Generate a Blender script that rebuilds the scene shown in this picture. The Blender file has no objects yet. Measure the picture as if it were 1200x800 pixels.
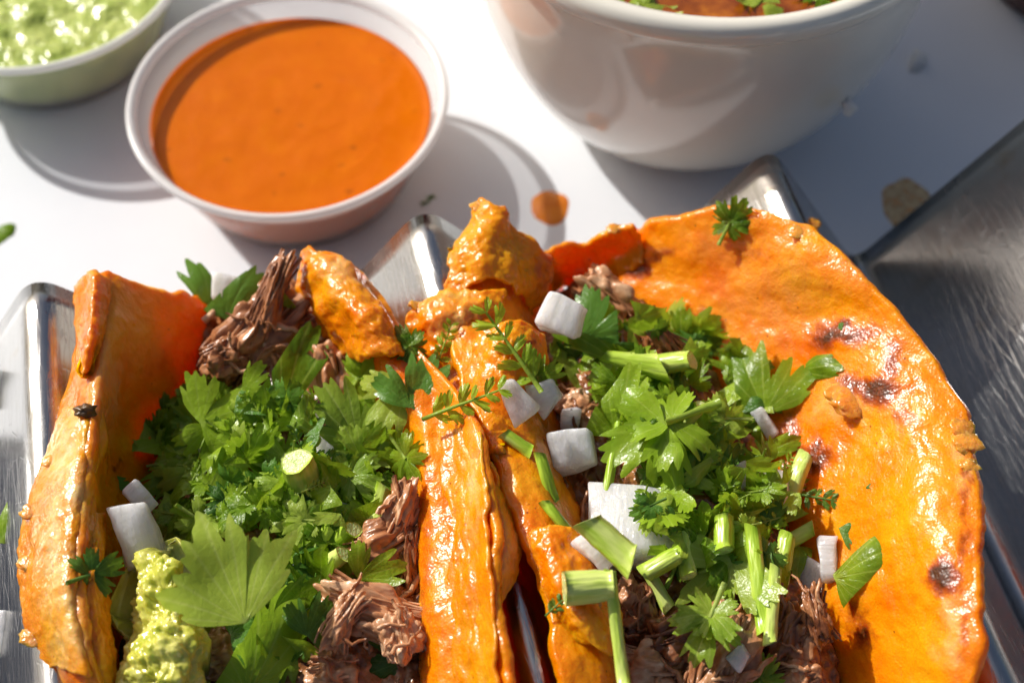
import bpy, bmesh, math, random
import numpy as np
from mathutils import Vector, Matrix, noise
from mathutils.bvhtree import BVHTree

random.seed(7)
S = bpy.context.scene
COL = S.collection
CM = 0.01                                   # everything below is laid out in centimetres

# ------------------------------------------------------------------ camera
PITCH = math.radians(55.0)
CAM_H = 23.8
FPX = 1630.0                                # focal length in pixels of a 1200 px wide frame
cam_d = bpy.data.cameras.new('camera')
cam = bpy.data.objects.new('camera', cam_d)
COL.objects.link(cam)
cam.location = (0, 0, CAM_H * CM)
cam.rotation_euler = (math.pi / 2 - PITCH, 0, 0)
cam_d.sensor_width = 36.0
cam_d.lens = 36.0 * FPX / 1200.0
cam_d.clip_start = 0.005
cam_d.clip_end = 50.0
cam_d.dof.use_dof = True
cam_d.dof.focus_distance = 0.222
cam_d.dof.aperture_fstop = 15.0
S.camera = cam

# ------------------------------------------------------------------ light
SUN_EL = math.radians(36.0)
SUN_DIR = Vector((0.82, -0.57, 0)).normalized() * math.cos(SUN_EL) + Vector((0, 0, -math.sin(SUN_EL)))
world = bpy.data.worlds.new('World')
S.world = world
world.use_nodes = True
wn = world.node_tree
sky = wn.nodes.new('ShaderNodeTexSky')
sky.sky_type = 'NISHITA'
sky.sun_disc = False
sky.sun_elevation = SUN_EL
sky.sun_rotation = math.atan2(-SUN_DIR.x, -SUN_DIR.y)
sky.air_density = 1.0
sky.dust_density = 5.5
wn.links.new(sky.outputs[0], wn.nodes['Background'].inputs[0])
wn.nodes['Background'].inputs[1].default_value = 0.082
sun_d = bpy.data.lights.new('sun', 'SUN')
sun_d.energy = 5.0
sun_d.angle = math.radians(0.55)
sun_d.color = (1.0, 0.955, 0.88)
sun = bpy.data.objects.new('sun', sun_d)
COL.objects.link(sun)
sun.rotation_euler = SUN_DIR.to_track_quat('-Z', 'Y').to_euler()
sun.location = (-0.6, 0.6, 0.8)
S.view_settings.view_transform = 'Standard'
S.view_settings.look = 'None'
S.view_settings.gamma = 1.0
S.view_settings.exposure = -0.12
S.cycles.max_bounces = 5
S.cycles.use_adaptive_sampling = True
S.cycles.adaptive_threshold = 0.025
S.cycles.transparent_max_bounces = 12

# ------------------------------------------------------------------ geometry helpers
FWD = Vector((0, math.cos(PITCH), -math.sin(PITCH)))
UPI = Vector((0, math.sin(PITCH), math.cos(PITCH)))
RGT = Vector((1, 0, 0))
EYE = Vector((0, 0, CAM_H))


def ray(x, y):
    return (FWD + UPI * ((400 - y) / FPX) + RGT * ((x - 600) / FPX))


def at(x, y, z):
    """point at height z (cm) seen at picture position x, y"""
    d = ray(x, y)
    return EYE + d * ((z - CAM_H) / d.z)


def proj(p):
    q = p - EYE
    w = q.dot(FWD)
    return 600 + FPX * q.dot(RGT) / w, 400 - FPX * q.dot(UPI) / w


def nz(p, s, o=0.0):
    return noise.noise((p[0] * s + o, p[1] * s + o * 1.7, p[2] * s - o))


def fbm(p, s, o=0.0, n=4):
    return noise.fractal((p[0] * s + o, p[1] * s + o * 1.3, p[2] * s - o), 0.9, 2.1, n)


TREES = []          # solid surfaces that loose pieces are laid on


def lay(x, y, lift=0.0):
    """where the sight line through x, y meets what is already built"""
    d = ray(x, y).normalized()
    best = None
    for t in TREES:
        h = t.ray_cast(EYE, d)
        if h[0] is not None and (best is None or h[3] < best[1]):
            best = (h[0], h[3], h[1])
    if best is None:
        p = at(x, y, 3.0)
        return p, Vector((0, 0, 1))
    n = best[2]
    if n.dot(d) > 0:
        n = -n
    return best[0] - d * lift, n


def solid(verts, faces):
    TREES.append(BVHTree.FromPolygons([tuple(v) for v in verts], faces))


def obj(name, verts, faces, mat, parent=None, label=None, cat=None, group=None, kind=None,
        smooth=True, attr=None, mi=None, mats=None, uv=None):
    """one mesh object; verts in world centimetres"""
    vs = np.array([tuple(v) for v in verts], dtype=float)
    org = np.array([(vs[:, 0].min() + vs[:, 0].max()) / 2, (vs[:, 1].min() + vs[:, 1].max()) / 2, vs[:, 2].min()])
    me = bpy.data.meshes.new(name)
    me.from_pydata(((vs - org) * CM).tolist(), [], faces)
    if mats:
        for m in mats:
            me.materials.append(m)
        if mi:
            me.polygons.foreach_set('material_index', mi)
    else:
        me.materials.append(mat)
    if smooth:
        me.polygons.foreach_set('use_smooth', [True] * len(me.polygons))
    if attr is not None:
        a = me.color_attributes.new('mask', 'FLOAT_COLOR', 'POINT')
        a.data.foreach_set('color', np.array(attr, dtype=float).reshape(-1))
    me.update()
    o = bpy.data.objects.new(name, me)
    COL.objects.link(o)
    loc = Vector(org.tolist()) * CM
    o.location = loc
    if parent is not None:
        o.parent = parent
        o.location = loc - parent_loc(parent)
    return tag(o, label, cat, group, kind)


def parent_loc(p):
    v = p.location.copy()
    while p.parent:
        p = p.parent
        v = v + p.location
    return v


def tag(o, label=None, cat=None, group=None, kind=None):
    if label: o['label'] = label
    if cat: o['category'] = cat
    if group: o['group'] = group
    if kind: o['kind'] = kind
    return o


def empty(name, p, label, cat, group=None):
    o = bpy.data.objects.new(name, None)
    COL.objects.link(o)
    o.location = Vector(p) * CM
    o.empty_display_size = 0.01
    return tag(o, label, cat, group)


def lathe(profile, c, seg=96, wob=0.0, close=False):
    vs, fs = [], []
    n = len(profile)
    for i in range(seg):
        a = 2 * math.pi * i / seg
        for r, z in profile:
            k = 1 + wob * math.sin(3 * a + 1)
            vs.append((c[0] + r * k * math.cos(a), c[1] + r * k * math.sin(a), c[2] + z))
    m = n if close else n - 1
    for i in range(seg):
        j = (i + 1) % seg
        for k in range(m):
            k2 = (k + 1) % n
            fs.append((i * n + k, j * n + k, j * n + k2, i * n + k2))
    return vs, fs


def catmull(P, t):
    """P: (n, ...) control values, t in 0..n-1"""
    n = len(P)
    i = np.clip(np.floor(t).astype(int), 0, n - 2)
    u = (t - i).reshape((-1,) + (1,) * (P.ndim - 1))
    g = lambda k: P[np.clip(k, 0, n - 1)]
    p0, p1, p2, p3 = g(i - 1), g(i), g(i + 1), g(i + 2)
    first = (i == 0).reshape(u.shape)
    last = (i == n - 2).reshape(u.shape)
    p0 = np.where(first, 2 * p1 - p2, p0)
    p3 = np.where(last, 2 * p2 - p1, p3)
    return 0.5 * (2 * p1 + (p2 - p0) * u + (2 * p0 - 5 * p1 + 4 * p2 - p3) * u ** 2 + (3 * p1 - p0 - 3 * p2 + p3) * u ** 3)


def ctrl_grid(rows):
    return np.array([[tuple(at(*c)) for c in r] for r in rows])


def spline_grid(rows, nu, nv):
    G = ctrl_grid(rows) if not isinstance(rows, np.ndarray) else rows
    A = catmull(G, np.linspace(0, len(G) - 1, nv))
    B = catmull(np.swapaxes(A, 0, 1), np.linspace(0, G.shape[1] - 1, nu))
    return np.swapaxes(B, 0, 1)             # nv x nu x 3


def normals(G):
    du = np.gradient(G, axis=1)
    dv = np.gradient(G, axis=0)
    n = np.cross(du, dv)
    n /= np.linalg.norm(n, axis=2, keepdims=True) + 1e-9
    return n


def sheet(rows, nu, nv, thick, bump=0.03, bs=1.6, fine=0.012, rag=0.12, seed=0.0, up=True, mask=None, puff=None):
    """a thick, lumpy sheet with ragged rounded edges through the control rows"""
    G = spline_grid(rows, nu, nv)
    # ragged outline: push the border rows in and out
    if rag:
        for side in range(4):
            idx = {0: (slice(None), 0), 1: (slice(None), nu - 1), 2: (0, slice(None)), 3: (nv - 1, slice(None))}[side]
            idx2 = {0: (slice(None), 6), 1: (slice(None), nu - 7), 2: (6, slice(None)), 3: (nv - 7, slice(None))}[side]
            d = G[idx] - G[idx2]
            L = np.linalg.norm(d, axis=1, keepdims=True) + 1e-6
            d = d / L
            amt = np.array([rag * (fbm(p, 0.9, seed + side * 9, 3) + 0.22 * fbm(p, 4.3, seed + 3, 2)) for p in G[idx]])[:, None]
            for k in range(7):
                w = (1 - k / 7.0)
                if side == 0: G[:, k] += d * amt * w
                if side == 1: G[:, nu - 1 - k] += d * amt * w
                if side == 2: G[k, :] += d * amt * w
                if side == 3: G[nv - 1 - k, :] += d * amt * w
    N = normals(G)
    if up and N[..., 2].mean() < 0:
        N = -N
    D = np.zeros((nv, nu))
    for j in range(nv):
        for i in range(nu):
            p = G[j, i]
            D[j, i] = bump * fbm(p, bs, seed, 3) + fine * fbm(p, bs * 5.5, seed + 5, 3)
    if puff is not None:
        for j in range(nv):
            for i in range(nu):
                D[j, i] += puff(Vector(G[j, i]))
    T = G + N * D[..., None]
    Bm = G - N * thick + N * (0.5 * D[..., None])
    vs = [tuple(p) for p in T.reshape(-1, 3)] + [tuple(p) for p in Bm.reshape(-1, 3)]
    n0 = nu * nv
    fs = []
    for j in range(nv - 1):
        for i in range(nu - 1):
            a = j * nu + i
            fs.append((a, a + 1, a + nu + 1, a + nu))
            fs.append((n0 + a, n0 + a + nu, n0 + a + nu + 1, n0 + a + 1))
    # rounded rim
    loop = [(0, i) for i in range(nu - 1)] + [(j, nu - 1) for j in range(nv - 1)] + \
           [(nv - 1, i) for i in range(nu - 1, 0, -1)] + [(j, 0) for j in range(nv - 1, 0, -1)]
    m = len(vs)
    for (j, i) in loop:
        j2, i2 = min(max(j, 1), nv - 2), min(max(i, 1), nu - 2)
        o = G[j, i] - G[j2, i2]
        o = o / (np.linalg.norm(o) + 1e-6)
        vs.append(tuple((T[j, i] + Bm[j, i]) / 2 + o * thick * 0.45))
    L = len(loop)
    for k in range(L):
        k2 = (k + 1) % L
        a = loop[k][0] * nu + loop[k][1]
        b = loop[k2][0] * nu + loop[k2][1]
        fs.append((a, m + k, m + k2, b))
        fs.append((m + k, n0 + a, n0 + b, m + k2))
    at_ = None
    if mask is not None:
        at_ = [mask(Vector(v)) for v in vs]
    return vs, fs, at_


# ------------------------------------------------------------------ material helpers
def new_mat(name):
    m = bpy.data.materials.new(name)
    m.use_nodes = True
    nt = m.node_tree
    nt.nodes.clear()
    out = nt.nodes.new('ShaderNodeOutputMaterial')

    def nd(kind, ins=None, **props):
        n = nt.nodes.new('ShaderNode' + kind)
        for k, v in props.items():
            setattr(n, k, v)
        for k, v in (ins or {}).items():
            if isinstance(v, bpy.types.NodeSocket):
                nt.links.new(v, n.inputs[k])
            else:
                s = n.inputs[k]
                if s.type == 'RGBA' and len(v) == 3:
                    v = (*v, 1)
                s.default_value = v
        return n

    def surf(s):
        nt.links.new(s, out.inputs[0])
    return m, nd, surf


def ramp(nd, fac, stops):
    n = nd('ValToRGB', {'Fac': fac})
    cr = n.color_ramp
    while len(cr.elements) < len(stops):
        cr.elements.new(0.5)
    for e, (p, c) in zip(cr.elements, stops):
        e.position = p
        e.color = (*c, 1) if len(c) == 3 else c
    return n.outputs[0]


def mixc(nd, fac, a, b, mode='MIX'):
    n = nd('Mix', data_type='RGBA', blend_type=mode)
    L = n.id_data.links
    for s, v in ((n.inputs[0], fac), (n.inputs[6], a), (n.inputs[7], b)):
        if isinstance(v, bpy.types.NodeSocket):
            L.new(v, s)
        else:
            s.default_value = (*v, 1) if (s.type == 'RGBA') else v
    return n.outputs[2]


def coords(nd, scale=(100, 100, 100), rot=(0, 0, 0)):
    tc = nd('TexCoord')
    mp = nd('Mapping', {'Vector': tc.outputs['Object'], 'Scale': scale, 'Rotation': rot})
    return mp.outputs[0]


def noise_tex(nd, vec, scale, detail=4.0, rough=0.55, dist=0.0):
    return nd('TexNoise', {'Vector': vec, 'Scale': scale, 'Detail': detail, 'Roughness': rough, 'Distortion': dist}).outputs['Fac']


def mathn(nd, op, a, b=0.0, clamp=False):
    n = nd('Math', operation=op, use_clamp=clamp)
    L = n.id_data.links
    for s, v in ((n.inputs[0], a), (n.inputs[1], b)):
        if isinstance(v, bpy.types.NodeSocket):
            L.new(v, s)
        else:
            s.default_value = v
    return n.outputs[0]


def bump(nd, h, strength=0.3, dist=0.001, nrm=None):
    ins = {'Height': h, 'Strength': strength, 'Distance': dist}
    if nrm is not None:
        ins['Normal'] = nrm
    return nd('Bump', ins).outputs[0]


def m_table():
    m, nd, surf = new_mat('white_table_top')
    v = coords(nd)
    n1 = noise_tex(nd, v, 0.35, 5)
    c = ramp(nd, n1, [(0.3, (0.73, 0.765, 0.82)), (0.7, (0.76, 0.795, 0.845))])
    n2 = noise_tex(nd, v, 9.0, 3)
    r = nd('MapRange', {'Value': n1, 'To Min': 0.32, 'To Max': 0.5}).outputs[0]
    b = nd('BsdfPrincipled', {'Base Color': c, 'Roughness': r, 'Specular IOR Level': 0.35,
                              'Normal': bump(nd, n2, 0.06, 0.0006)})
    surf(b.outputs[0])
    return m


def m_plastic(name='frosted_cup_plastic', clear=0.68):
    m, nd, surf = new_mat(name)
    v = coords(nd, (100, 100, 260))
    n = noise_tex(nd, v, 1.6, 3)
    b = nd('BsdfPrincipled', {'Base Color': (0.86, 0.86, 0.86), 'Roughness': 0.24, 'Specular IOR Level': 0.5,
                              'Normal': bump(nd, n, 0.06, 0.001)})
    t = nd('BsdfTranslucent', {'Color': (0.9, 0.9, 0.9)})
    x = nd('MixShader', {0: 0.3, 1: b.outputs[0], 2: t.outputs[0]})
    tr = nd('BsdfTransparent', {'Color': (0.97, 0.97, 0.97)})
    y = nd('MixShader', {0: clear, 1: x.outputs[0], 2: tr.outputs[0]})
    surf(y.outputs[0])
    return m


def m_sauce():
    m, nd, surf = new_mat('orange_chile_sauce')
    v = coords(nd)
    n = noise_tex(nd, v, 1.3, 5, 0.6)
    c = ramp(nd, n, [(0.25, (0.58, 0.118, 0.0)), (0.55, (0.62, 0.136, 0.0)), (0.8, (0.66, 0.165, 0.0))])
    sp = nd('TexVoronoi', {'Vector': v, 'Scale': 1.5, 'Randomness': 1.0}).outputs['Distance']
    nn = noise_tex(nd, v, 4.0, 4)
    f = mathn(nd, 'ADD', sp, mathn(nd, 'MULTIPLY', mathn(nd, 'SUBTRACT', nn, 0.2), 0.6))
    f = ramp(nd, f, [(0.16, (1, 1, 1)), (0.34, (0, 0, 0))])
    big = noise_tex(nd, v, 0.55, 2)
    f = mathn(nd, 'MULTIPLY', f, ramp(nd, big, [(0.36, (0, 0, 0)), (0.5, (0.55, 0.55, 0.55))]))
    c = mixc(nd, f, c, (0.22, 0.05, 0.005))
    b = nd('BsdfPrincipled', {'Base Color': c, 'Roughness': 0.2, 'Specular IOR Level': 0.2, 'Subsurface Weight': 0.25,
                              'Subsurface Radius': (1, 0.3, 0.05), 'Subsurface Scale': 0.002,
                              'Normal': bump(nd, noise_tex(nd, v, 2.5, 4), 0.12, 0.0015)})
    surf(b.outputs[0])
    return m


def m_simple(name, stops, scale=2.0, rough=0.35, spec=0.4, sss=0.0, rad=(1, .5, .2), ssc=0.002, bscale=8.0, bstr=0.3, bdist=0.0008,
             detail=5, coat=0.0, rand=0.0, stretch=(100, 100, 100), dist=0.0):
    m, nd, surf = new_mat(name)
    v = coords(nd, stretch)
    if rand:
        oi = nd('ObjectInfo')
        v = nd('VectorMath', {0: v, 1: nd('CombineXYZ', {0: mathn(nd, 'MULTIPLY', oi.outputs['Random'], 37.0), 1: mathn(nd, 'MULTIPLY', oi.outputs['Random'], 11.0)}).outputs[0]}, operation='ADD').outputs[0]
    n = noise_tex(nd, v, scale, detail, 0.6, dist)
    if rand:
        n = mathn(nd, 'ADD', n, mathn(nd, 'MULTIPLY', mathn(nd, 'SUBTRACT', oi.outputs['Random'], 0.5), rand))
    c = ramp(nd, n, stops)
    n2 = noise_tex(nd, v, bscale, 2, 0.6)
    ins = {'Base Color': c, 'Roughness': rough, 'Specular IOR Level': spec, 'Normal': bump(nd, n2, bstr, bdist)}
    if sss:
        ins.update({'Subsurface Weight': sss, 'Subsurface Radius': rad, 'Subsurface Scale': ssc})
    if coat:
        ins.update({'Coat Weight': coat, 'Coat Roughness': 0.12})
    b = nd('BsdfPrincipled', ins)
    surf(b.outputs[0])
    return m


def m_steel():
    m, nd, surf = new_mat('brushed_stainless_steel')
    a = math.radians(-13)
    tc = nd('TexCoord')
    v0 = nd('Mapping', {'Vector': tc.outputs['Object'], 'Scale': (100, 100, 100), 'Rotation': (0, 0, a)}).outputs[0]
    v = nd('Mapping', {'Vector': v0, 'Scale': (14, 0.9, 14)}).outputs[0]
    br = noise_tex(nd, v, 1.4, 6, 0.65)
    vs = nd('Mapping', {'Vector': v0, 'Scale': (3, 0.5, 3), 'Rotation': (0, 0, 0.35)}).outputs[0]
    sc = nd('TexVoronoi', {'Vector': vs, 'Scale': 2.2}, feature='DISTANCE_TO_EDGE').outputs['Distance']
    scr = ramp(nd, sc, [(0.0, (1, 1, 1)), (0.02, (0, 0, 0))])
    sm = noise_tex(nd, v0, 0.5, 5, 0.6, 0.6)
    r = nd('MapRange', {'Value': br, 'From Min': 0.3, 'From Max': 0.7, 'To Min': 0.10, 'To Max': 0.24}).outputs[0]
    r = mathn(nd, 'ADD', r, mathn(nd, 'MULTIPLY', ramp(nd, sm, [(0.5, (0, 0, 0)), (0.65, (0.14, 0.14, 0.14))]), 1.0))
    grease = noise_tex(nd, v0, 0.9, 5, 0.65, 0.4)
    c = mixc(nd, ramp(nd, grease, [(0.58, (0, 0, 0)), (0.74, (0.55, 0.55, 0.55))]), (0.46, 0.465, 0.47), (0.40, 0.32, 0.22))
    h = mathn(nd, 'ADD', br, mathn(nd, 'MULTIPLY', scr, -0.35))
    b = nd('BsdfPrincipled', {'Base Color': c, 'Metallic': 1.0, 'Roughness': r, 
                              'Normal': bump(nd, h, 0.22, 0.0002)})
    surf(b.outputs[0])
    return m


def m_tortilla():
    m, nd, surf = new_mat('chile_fried_corn_tortilla')
    v = coords(nd)
    at_ = nd('Attribute', attribute_name='mask')
    sep = nd('SeparateColor', {0: at_.outputs['Color']})
    R_, G_, B_ = sep.outputs[0], sep.outputs[1], sep.outputs[2]
    n1 = noise_tex(nd, v, 0.75, 4, 0.62, 0.3)
    c = ramp(nd, n1, [(0.28, (0.70, 0.115, 0.001)), (0.42, (0.86, 0.20, 0.001)), (0.56, (0.92, 0.265, 0.001)), (0.70, (0.94, 0.345, 0.003))])
    n2 = noise_tex(nd, v, 3.4, 4, 0.68)
    c = mixc(nd, ramp(nd, n2, [(0.54, (0, 0, 0)), (0.78, (0.45, 0.45, 0.45))]), c, (0.70, 0.14, 0.002))
    c = mixc(nd, mathn(nd, 'MULTIPLY', B_, 0.55), c, (0.88, 0.38, 0.004))
    pale = mathn(nd, 'MULTIPLY', G_, ramp(nd, n2, [(0.35, (0.2, 0.2, 0.2)), (0.6, (1, 1, 1))]))
    c = mixc(nd, pale, c, (0.90, 0.54, 0.24))
    n3 = noise_tex(nd, v, 6.0, 4, 0.7)
    ch = mathn(nd, 'ADD', R_, mathn(nd, 'MULTIPLY', mathn(nd, 'SUBTRACT', n3, 0.5), 0.9))
    c = mixc(nd, ramp(nd, ch, [(0.08, (0, 0, 0)), (0.66, (1, 1, 1))]), c, (0.34, 0.055, 0.004))
    c = mixc(nd, ramp(nd, ch, [(0.68, (0, 0, 0)), (1.1, (1, 1, 1))]), c, (0.085, 0.022, 0.005))
    vo = nd('TexVoronoi', {'Vector': v, 'Scale': 2.6}).outputs['Distance']
    c = mixc(nd, ramp(nd, vo, [(0.03, (0.8, 0.8, 0.8)), (0.07, (0, 0, 0))]), c, (0.16, 0.03, 0.004))
    hb = mathn(nd, 'ADD', noise_tex(nd, v, 5.5, 2, 0.6), mathn(nd, 'MULTIPLY', noise_tex(nd, v, 24.0, 1, 0.5), 0.25))
    rg = nd('MapRange', {'Value': n1, 'From Min': 0.35, 'From Max': 0.65, 'To Min': 0.18, 'To Max': 0.36}).outputs[0]
    nrm = bump(nd, hb, 0.45, 0.0007)
    cn = bump(nd, hb, 0.4, 0.0007)
    b = nd('BsdfPrincipled', {'Base Color': c, 'Roughness': rg, 'Specular IOR Level': 0.45, 'Subsurface Weight': 0.6,
                              'Subsurface Radius': (1.0, 0.42, 0.03), 'Subsurface Scale': 0.0045, 'Normal': nrm,
                              'Coat Weight': 0.04, 'Coat Roughness': 0.1, 'Coat Normal': cn})
    surf(b.outputs[0])
    return m


def m_leaf(name, dark, lite, vein, transl=0.42):
    m, nd, surf = new_mat(name)
    v = coords(nd)
    oi = nd('ObjectInfo')
    n = noise_tex(nd, v, 2.5, 4)
    f = mathn(nd, 'ADD', mathn(nd, 'MULTIPLY', n, 0.7), mathn(nd, 'MULTIPLY', oi.outputs['Random'], 0.75))
    c = ramp(nd, f, [(0.32, dark), (0.9, lite)])
    at_ = nd('Attribute', attribute_name='mask')
    sep = nd('SeparateColor', {0: at_.outputs['Color']})
    c = mixc(nd, mathn(nd, 'MULTIPLY', sep.outputs[0], 0.85), c, vein)
    vn = nd('TexVoronoi', {'Vector': v, 'Scale': 13.0}, feature='DISTANCE_TO_EDGE').outputs['Distance']
    net = ramp(nd, vn, [(0.0, (1, 1, 1)), (0.05, (0, 0, 0))])
    c = mixc(nd, mathn(nd, 'MULTIPLY', net, 0.10), c, vein)
    nb = noise_tex(nd, v, 9.0, 2)
    h = mathn(nd, 'ADD', nb, mathn(nd, 'MULTIPLY', mathn(nd, 'ADD', sep.outputs[0], mathn(nd, 'MULTIPLY', net, 0.8)), -0.1))
    nrm = bump(nd, h, 0.4, 0.0005)
    b = nd('BsdfPrincipled', {'Base Color': c, 'Roughness': 0.27, 'Specular IOR Level': 0.34, 'Normal': nrm})
    t = nd('BsdfTranslucent', {'Color': mixc(nd, 0.5, c, (0.42, 0.62, 0.03)), 'Normal': nrm})
    x = nd('MixShader', {0: transl, 1: b.outputs[0], 2: t.outputs[0]})
    surf(x.outputs[0])
    return m


def m_onion():
    m, nd, surf = new_mat('raw_white_onion')
    v = coords(nd, (100, 100, 100))
    oi = nd('ObjectInfo')
    st = nd('Mapping', {'Vector': v, 'Scale': (5, 0.7, 5)}).outputs[0]
    n = noise_tex(nd, st, 1.6, 3)
    c = ramp(nd, mathn(nd, 'ADD', n, mathn(nd, 'MULTIPLY', oi.outputs['Random'], 0.15)), [(0.3, (0.84, 0.86, 0.78)), (0.6, (0.92, 0.93, 0.90)), (0.85, (0.93, 0.91, 0.85))])
    nrm = bump(nd, mathn(nd, 'ADD', n, mathn(nd, 'MULTIPLY', noise_tex(nd, v, 5.0, 2), 0.8)), 0.8, 0.0009)
    b = nd('BsdfPrincipled', {'Base Color': c, 'Roughness': 0.16, 'Specular IOR Level': 0.5, 'IOR': 1.36, 'Subsurface Weight': 1.0,
                              'Subsurface Radius': (1, 0.97, 0.85), 'Subsurface Scale': 0.006, 'Normal': nrm})
    t = nd('BsdfRefraction', {'Color': (0.93, 0.95, 0.90), 'Roughness': 0.35, 'IOR': 1.2, 'Normal': nrm})
    x = nd('MixShader', {0: 0.16, 1: b.outputs[0], 2: t.outputs[0]})
    surf(x.outputs[0])
    return m


def m_oil():
    m, nd, surf = new_mat('dried_chile_oil')
    v = coords(nd)
    n = noise_tex(nd, v, 3.5, 4, 0.65)
    b = nd('BsdfPrincipled', {'Base Color': ramp(nd, n, [(0.4, (0.80, 0.55, 0.30)), (0.7, (0.72, 0.30, 0.06))]), 'Roughness': 0.25})
    t = nd('BsdfTransparent', {'Color': (0.98, 0.84, 0.62)})
    x = nd('MixShader', {0: ramp(nd, n, [(0.42, (0.1, 0.1, 0.1)), (0.66, (0.85, 0.85, 0.85))]), 1: t.outputs[0], 2: b.outputs[0]})
    surf(x.outputs[0])
    return m


M_TABLE = m_table()
M_CUP = m_plastic()
M_SAUCE = m_sauce()
M_STEEL = m_steel()
M_TORT = m_tortilla()
M_LEAF = m_leaf('cilantro_leaf', (0.055, 0.155, 0.005), (0.34, 0.52, 0.028), (0.48, 0.62, 0.11))
M_PALE = m_leaf('pale_cilantro_leaf', (0.22, 0.38, 0.025), (0.42, 0.56, 0.07), (0.60, 0.70, 0.20))
M_DARK = m_leaf('dark_cilantro_leaf', (0.035, 0.11, 0.012), (0.10, 0.24, 0.03), (0.18, 0.32, 0.07), 0.3)
M_STEM = m_simple('green_stem', [(0.25, (0.22, 0.38, 0.015)), (0.45, (0.40, 0.57, 0.05)), (0.7, (0.62, 0.72, 0.20))], 1.6, 0.28, 0.4, 0.0, (0.4, 1, 0.1), 0.002, 2.4, 0.6, rand=0.4, stretch=(300, 50, 300), detail=3)
M_PITH = m_simple('pale_stem_pith', [(0.3, (0.46, 0.60, 0.17)), (0.7, (0.68, 0.76, 0.36))], 8.0, 0.25, 0.45, 0.4, (0.6, 1, 0.2), 0.002, 14.0, 0.5)
M_ONION = m_onion()
M_MEAT = m_simple('braised_shredded_beef', [(0.24, (0.15, 0.046, 0.015)), (0.42, (0.38, 0.150, 0.060)), (0.58, (0.55, 0.265, 0.125)), (0.78, (0.76, 0.49, 0.30))], 2.2, 0.3, 0.45, 0.0, (1, .35, .2), 0.0018, 4.0, 0.45, 0.001, coat=0.15, rand=0.3, stretch=(90, 140, 140), dist=0.8, detail=4)
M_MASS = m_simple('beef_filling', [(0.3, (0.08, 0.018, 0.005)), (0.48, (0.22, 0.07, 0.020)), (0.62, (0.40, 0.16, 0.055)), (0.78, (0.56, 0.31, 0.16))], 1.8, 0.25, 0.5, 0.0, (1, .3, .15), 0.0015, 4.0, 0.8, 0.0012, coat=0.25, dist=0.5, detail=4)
M_GUAC = m_simple('mashed_avocado', [(0.28, (0.36, 0.42, 0.03)), (0.48, (0.58, 0.58, 0.09)), (0.72, (0.76, 0.72, 0.24))], 1.6, 0.2, 0.5, 0.4, (0.8, 1, 0.2), 0.003, 4.0, 0.5, 0.001, coat=0.3)
M_SALSA = m_simple('green_avocado_salsa', [(0.3, (0.22, 0.32, 0.03)), (0.5, (0.46, 0.55, 0.12)), (0.72, (0.58, 0.64, 0.20))], 1.5, 0.2, 0.5, 0.3, (0.8, 1, 0.3), 0.003, 3.0, 0.7, 0.002, coat=0.4)
M_CERAMIC = m_simple('cream_glazed_ceramic', [(0.3, (0.80, 0.765, 0.67)), (0.7, (0.84, 0.805, 0.715))], 0.6, 0.14, 0.5, 0.0, bscale=1.5, bstr=0.05, coat=0.5)
M_BROTH = m_simple('red_brown_broth', [(0.3, (0.16, 0.03, 0.004)), (0.5, (0.30, 0.075, 0.008)), (0.7, (0.50, 0.16, 0.012))], 1.6, 0.12, 0.5, 0.0, bscale=2.0, bstr=0.25, coat=0.3)
M_OIL = m_oil()
M_DROP = m_simple('chile_sauce_drop', [(0.3, (0.60, 0.14, 0.005)), (0.7, (0.74, 0.24, 0.01))], 2.0, 0.15, 0.5)
M_CHARRED = m_simple('charred_crumb', [(0.3, (0.02, 0.012, 0.008)), (0.7, (0.20, 0.09, 0.02))], 3.0, 0.35, 0.5)

# ------------------------------------------------------------------ setting: the table
tv, tf = [], []
NT = 24
for j in range(NT + 1):
    for i in range(NT + 1):
        tv.append((-60 + 120 * i / NT, -40 + 120 * j / NT, 0))
for j in range(NT):
    for i in range(NT):
        a = j * (NT + 1) + i
        tf.append((a, a + 1, a + NT + 2, a + NT + 1))
obj('table_top', tv, tf, M_TABLE, kind='structure', label='white table top under the dishes')
solid(tv, tf)

# ------------------------------------------------------------------ the folded steel holder
ANG = math.radians(13)
P0 = at(495, 250, 4.0)
P0.z = 0
EU = Vector((math.cos(ANG), math.sin(ANG), 0))
EV = Vector((-math.sin(ANG), math.cos(ANG), 0))


def hp(u, v, z):
    return P0 + EU * u + EV * v + Vector((0, 0, z))


def holder_profile():
    """zigzag in u, z with rounded ridges and valleys"""
    pts = [(-13.6, 4.0), (-10.3, -0.06), (-7.08, 4.23), (-3.5, -0.06), (0.0, 4.23), (3.45, -0.06), (6.76, 4.23), (9.35, -0.06), (12.6, 4.23), (13.1, 3.5)]
    r = []
    for k, (u, z) in enumerate(pts):
        if k in (0, len(pts) - 1):
            r.append((u, z))
            continue
        (u0, z0), (u1, z1) = pts[k - 1], pts[k + 1]
        rad = 0.62 if z > 2 else 0.5
        a = Vector((u0 - u, z0 - z)).normalized() * rad
        b = Vector((u1 - u, z1 - z)).normalized() * rad
        for t in [i / 10 for i in range(11)]:
            p = (1 - t) ** 2 * a + t ** 2 * b
            r.append((u + p.x, z + p.y))
    return r


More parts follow.
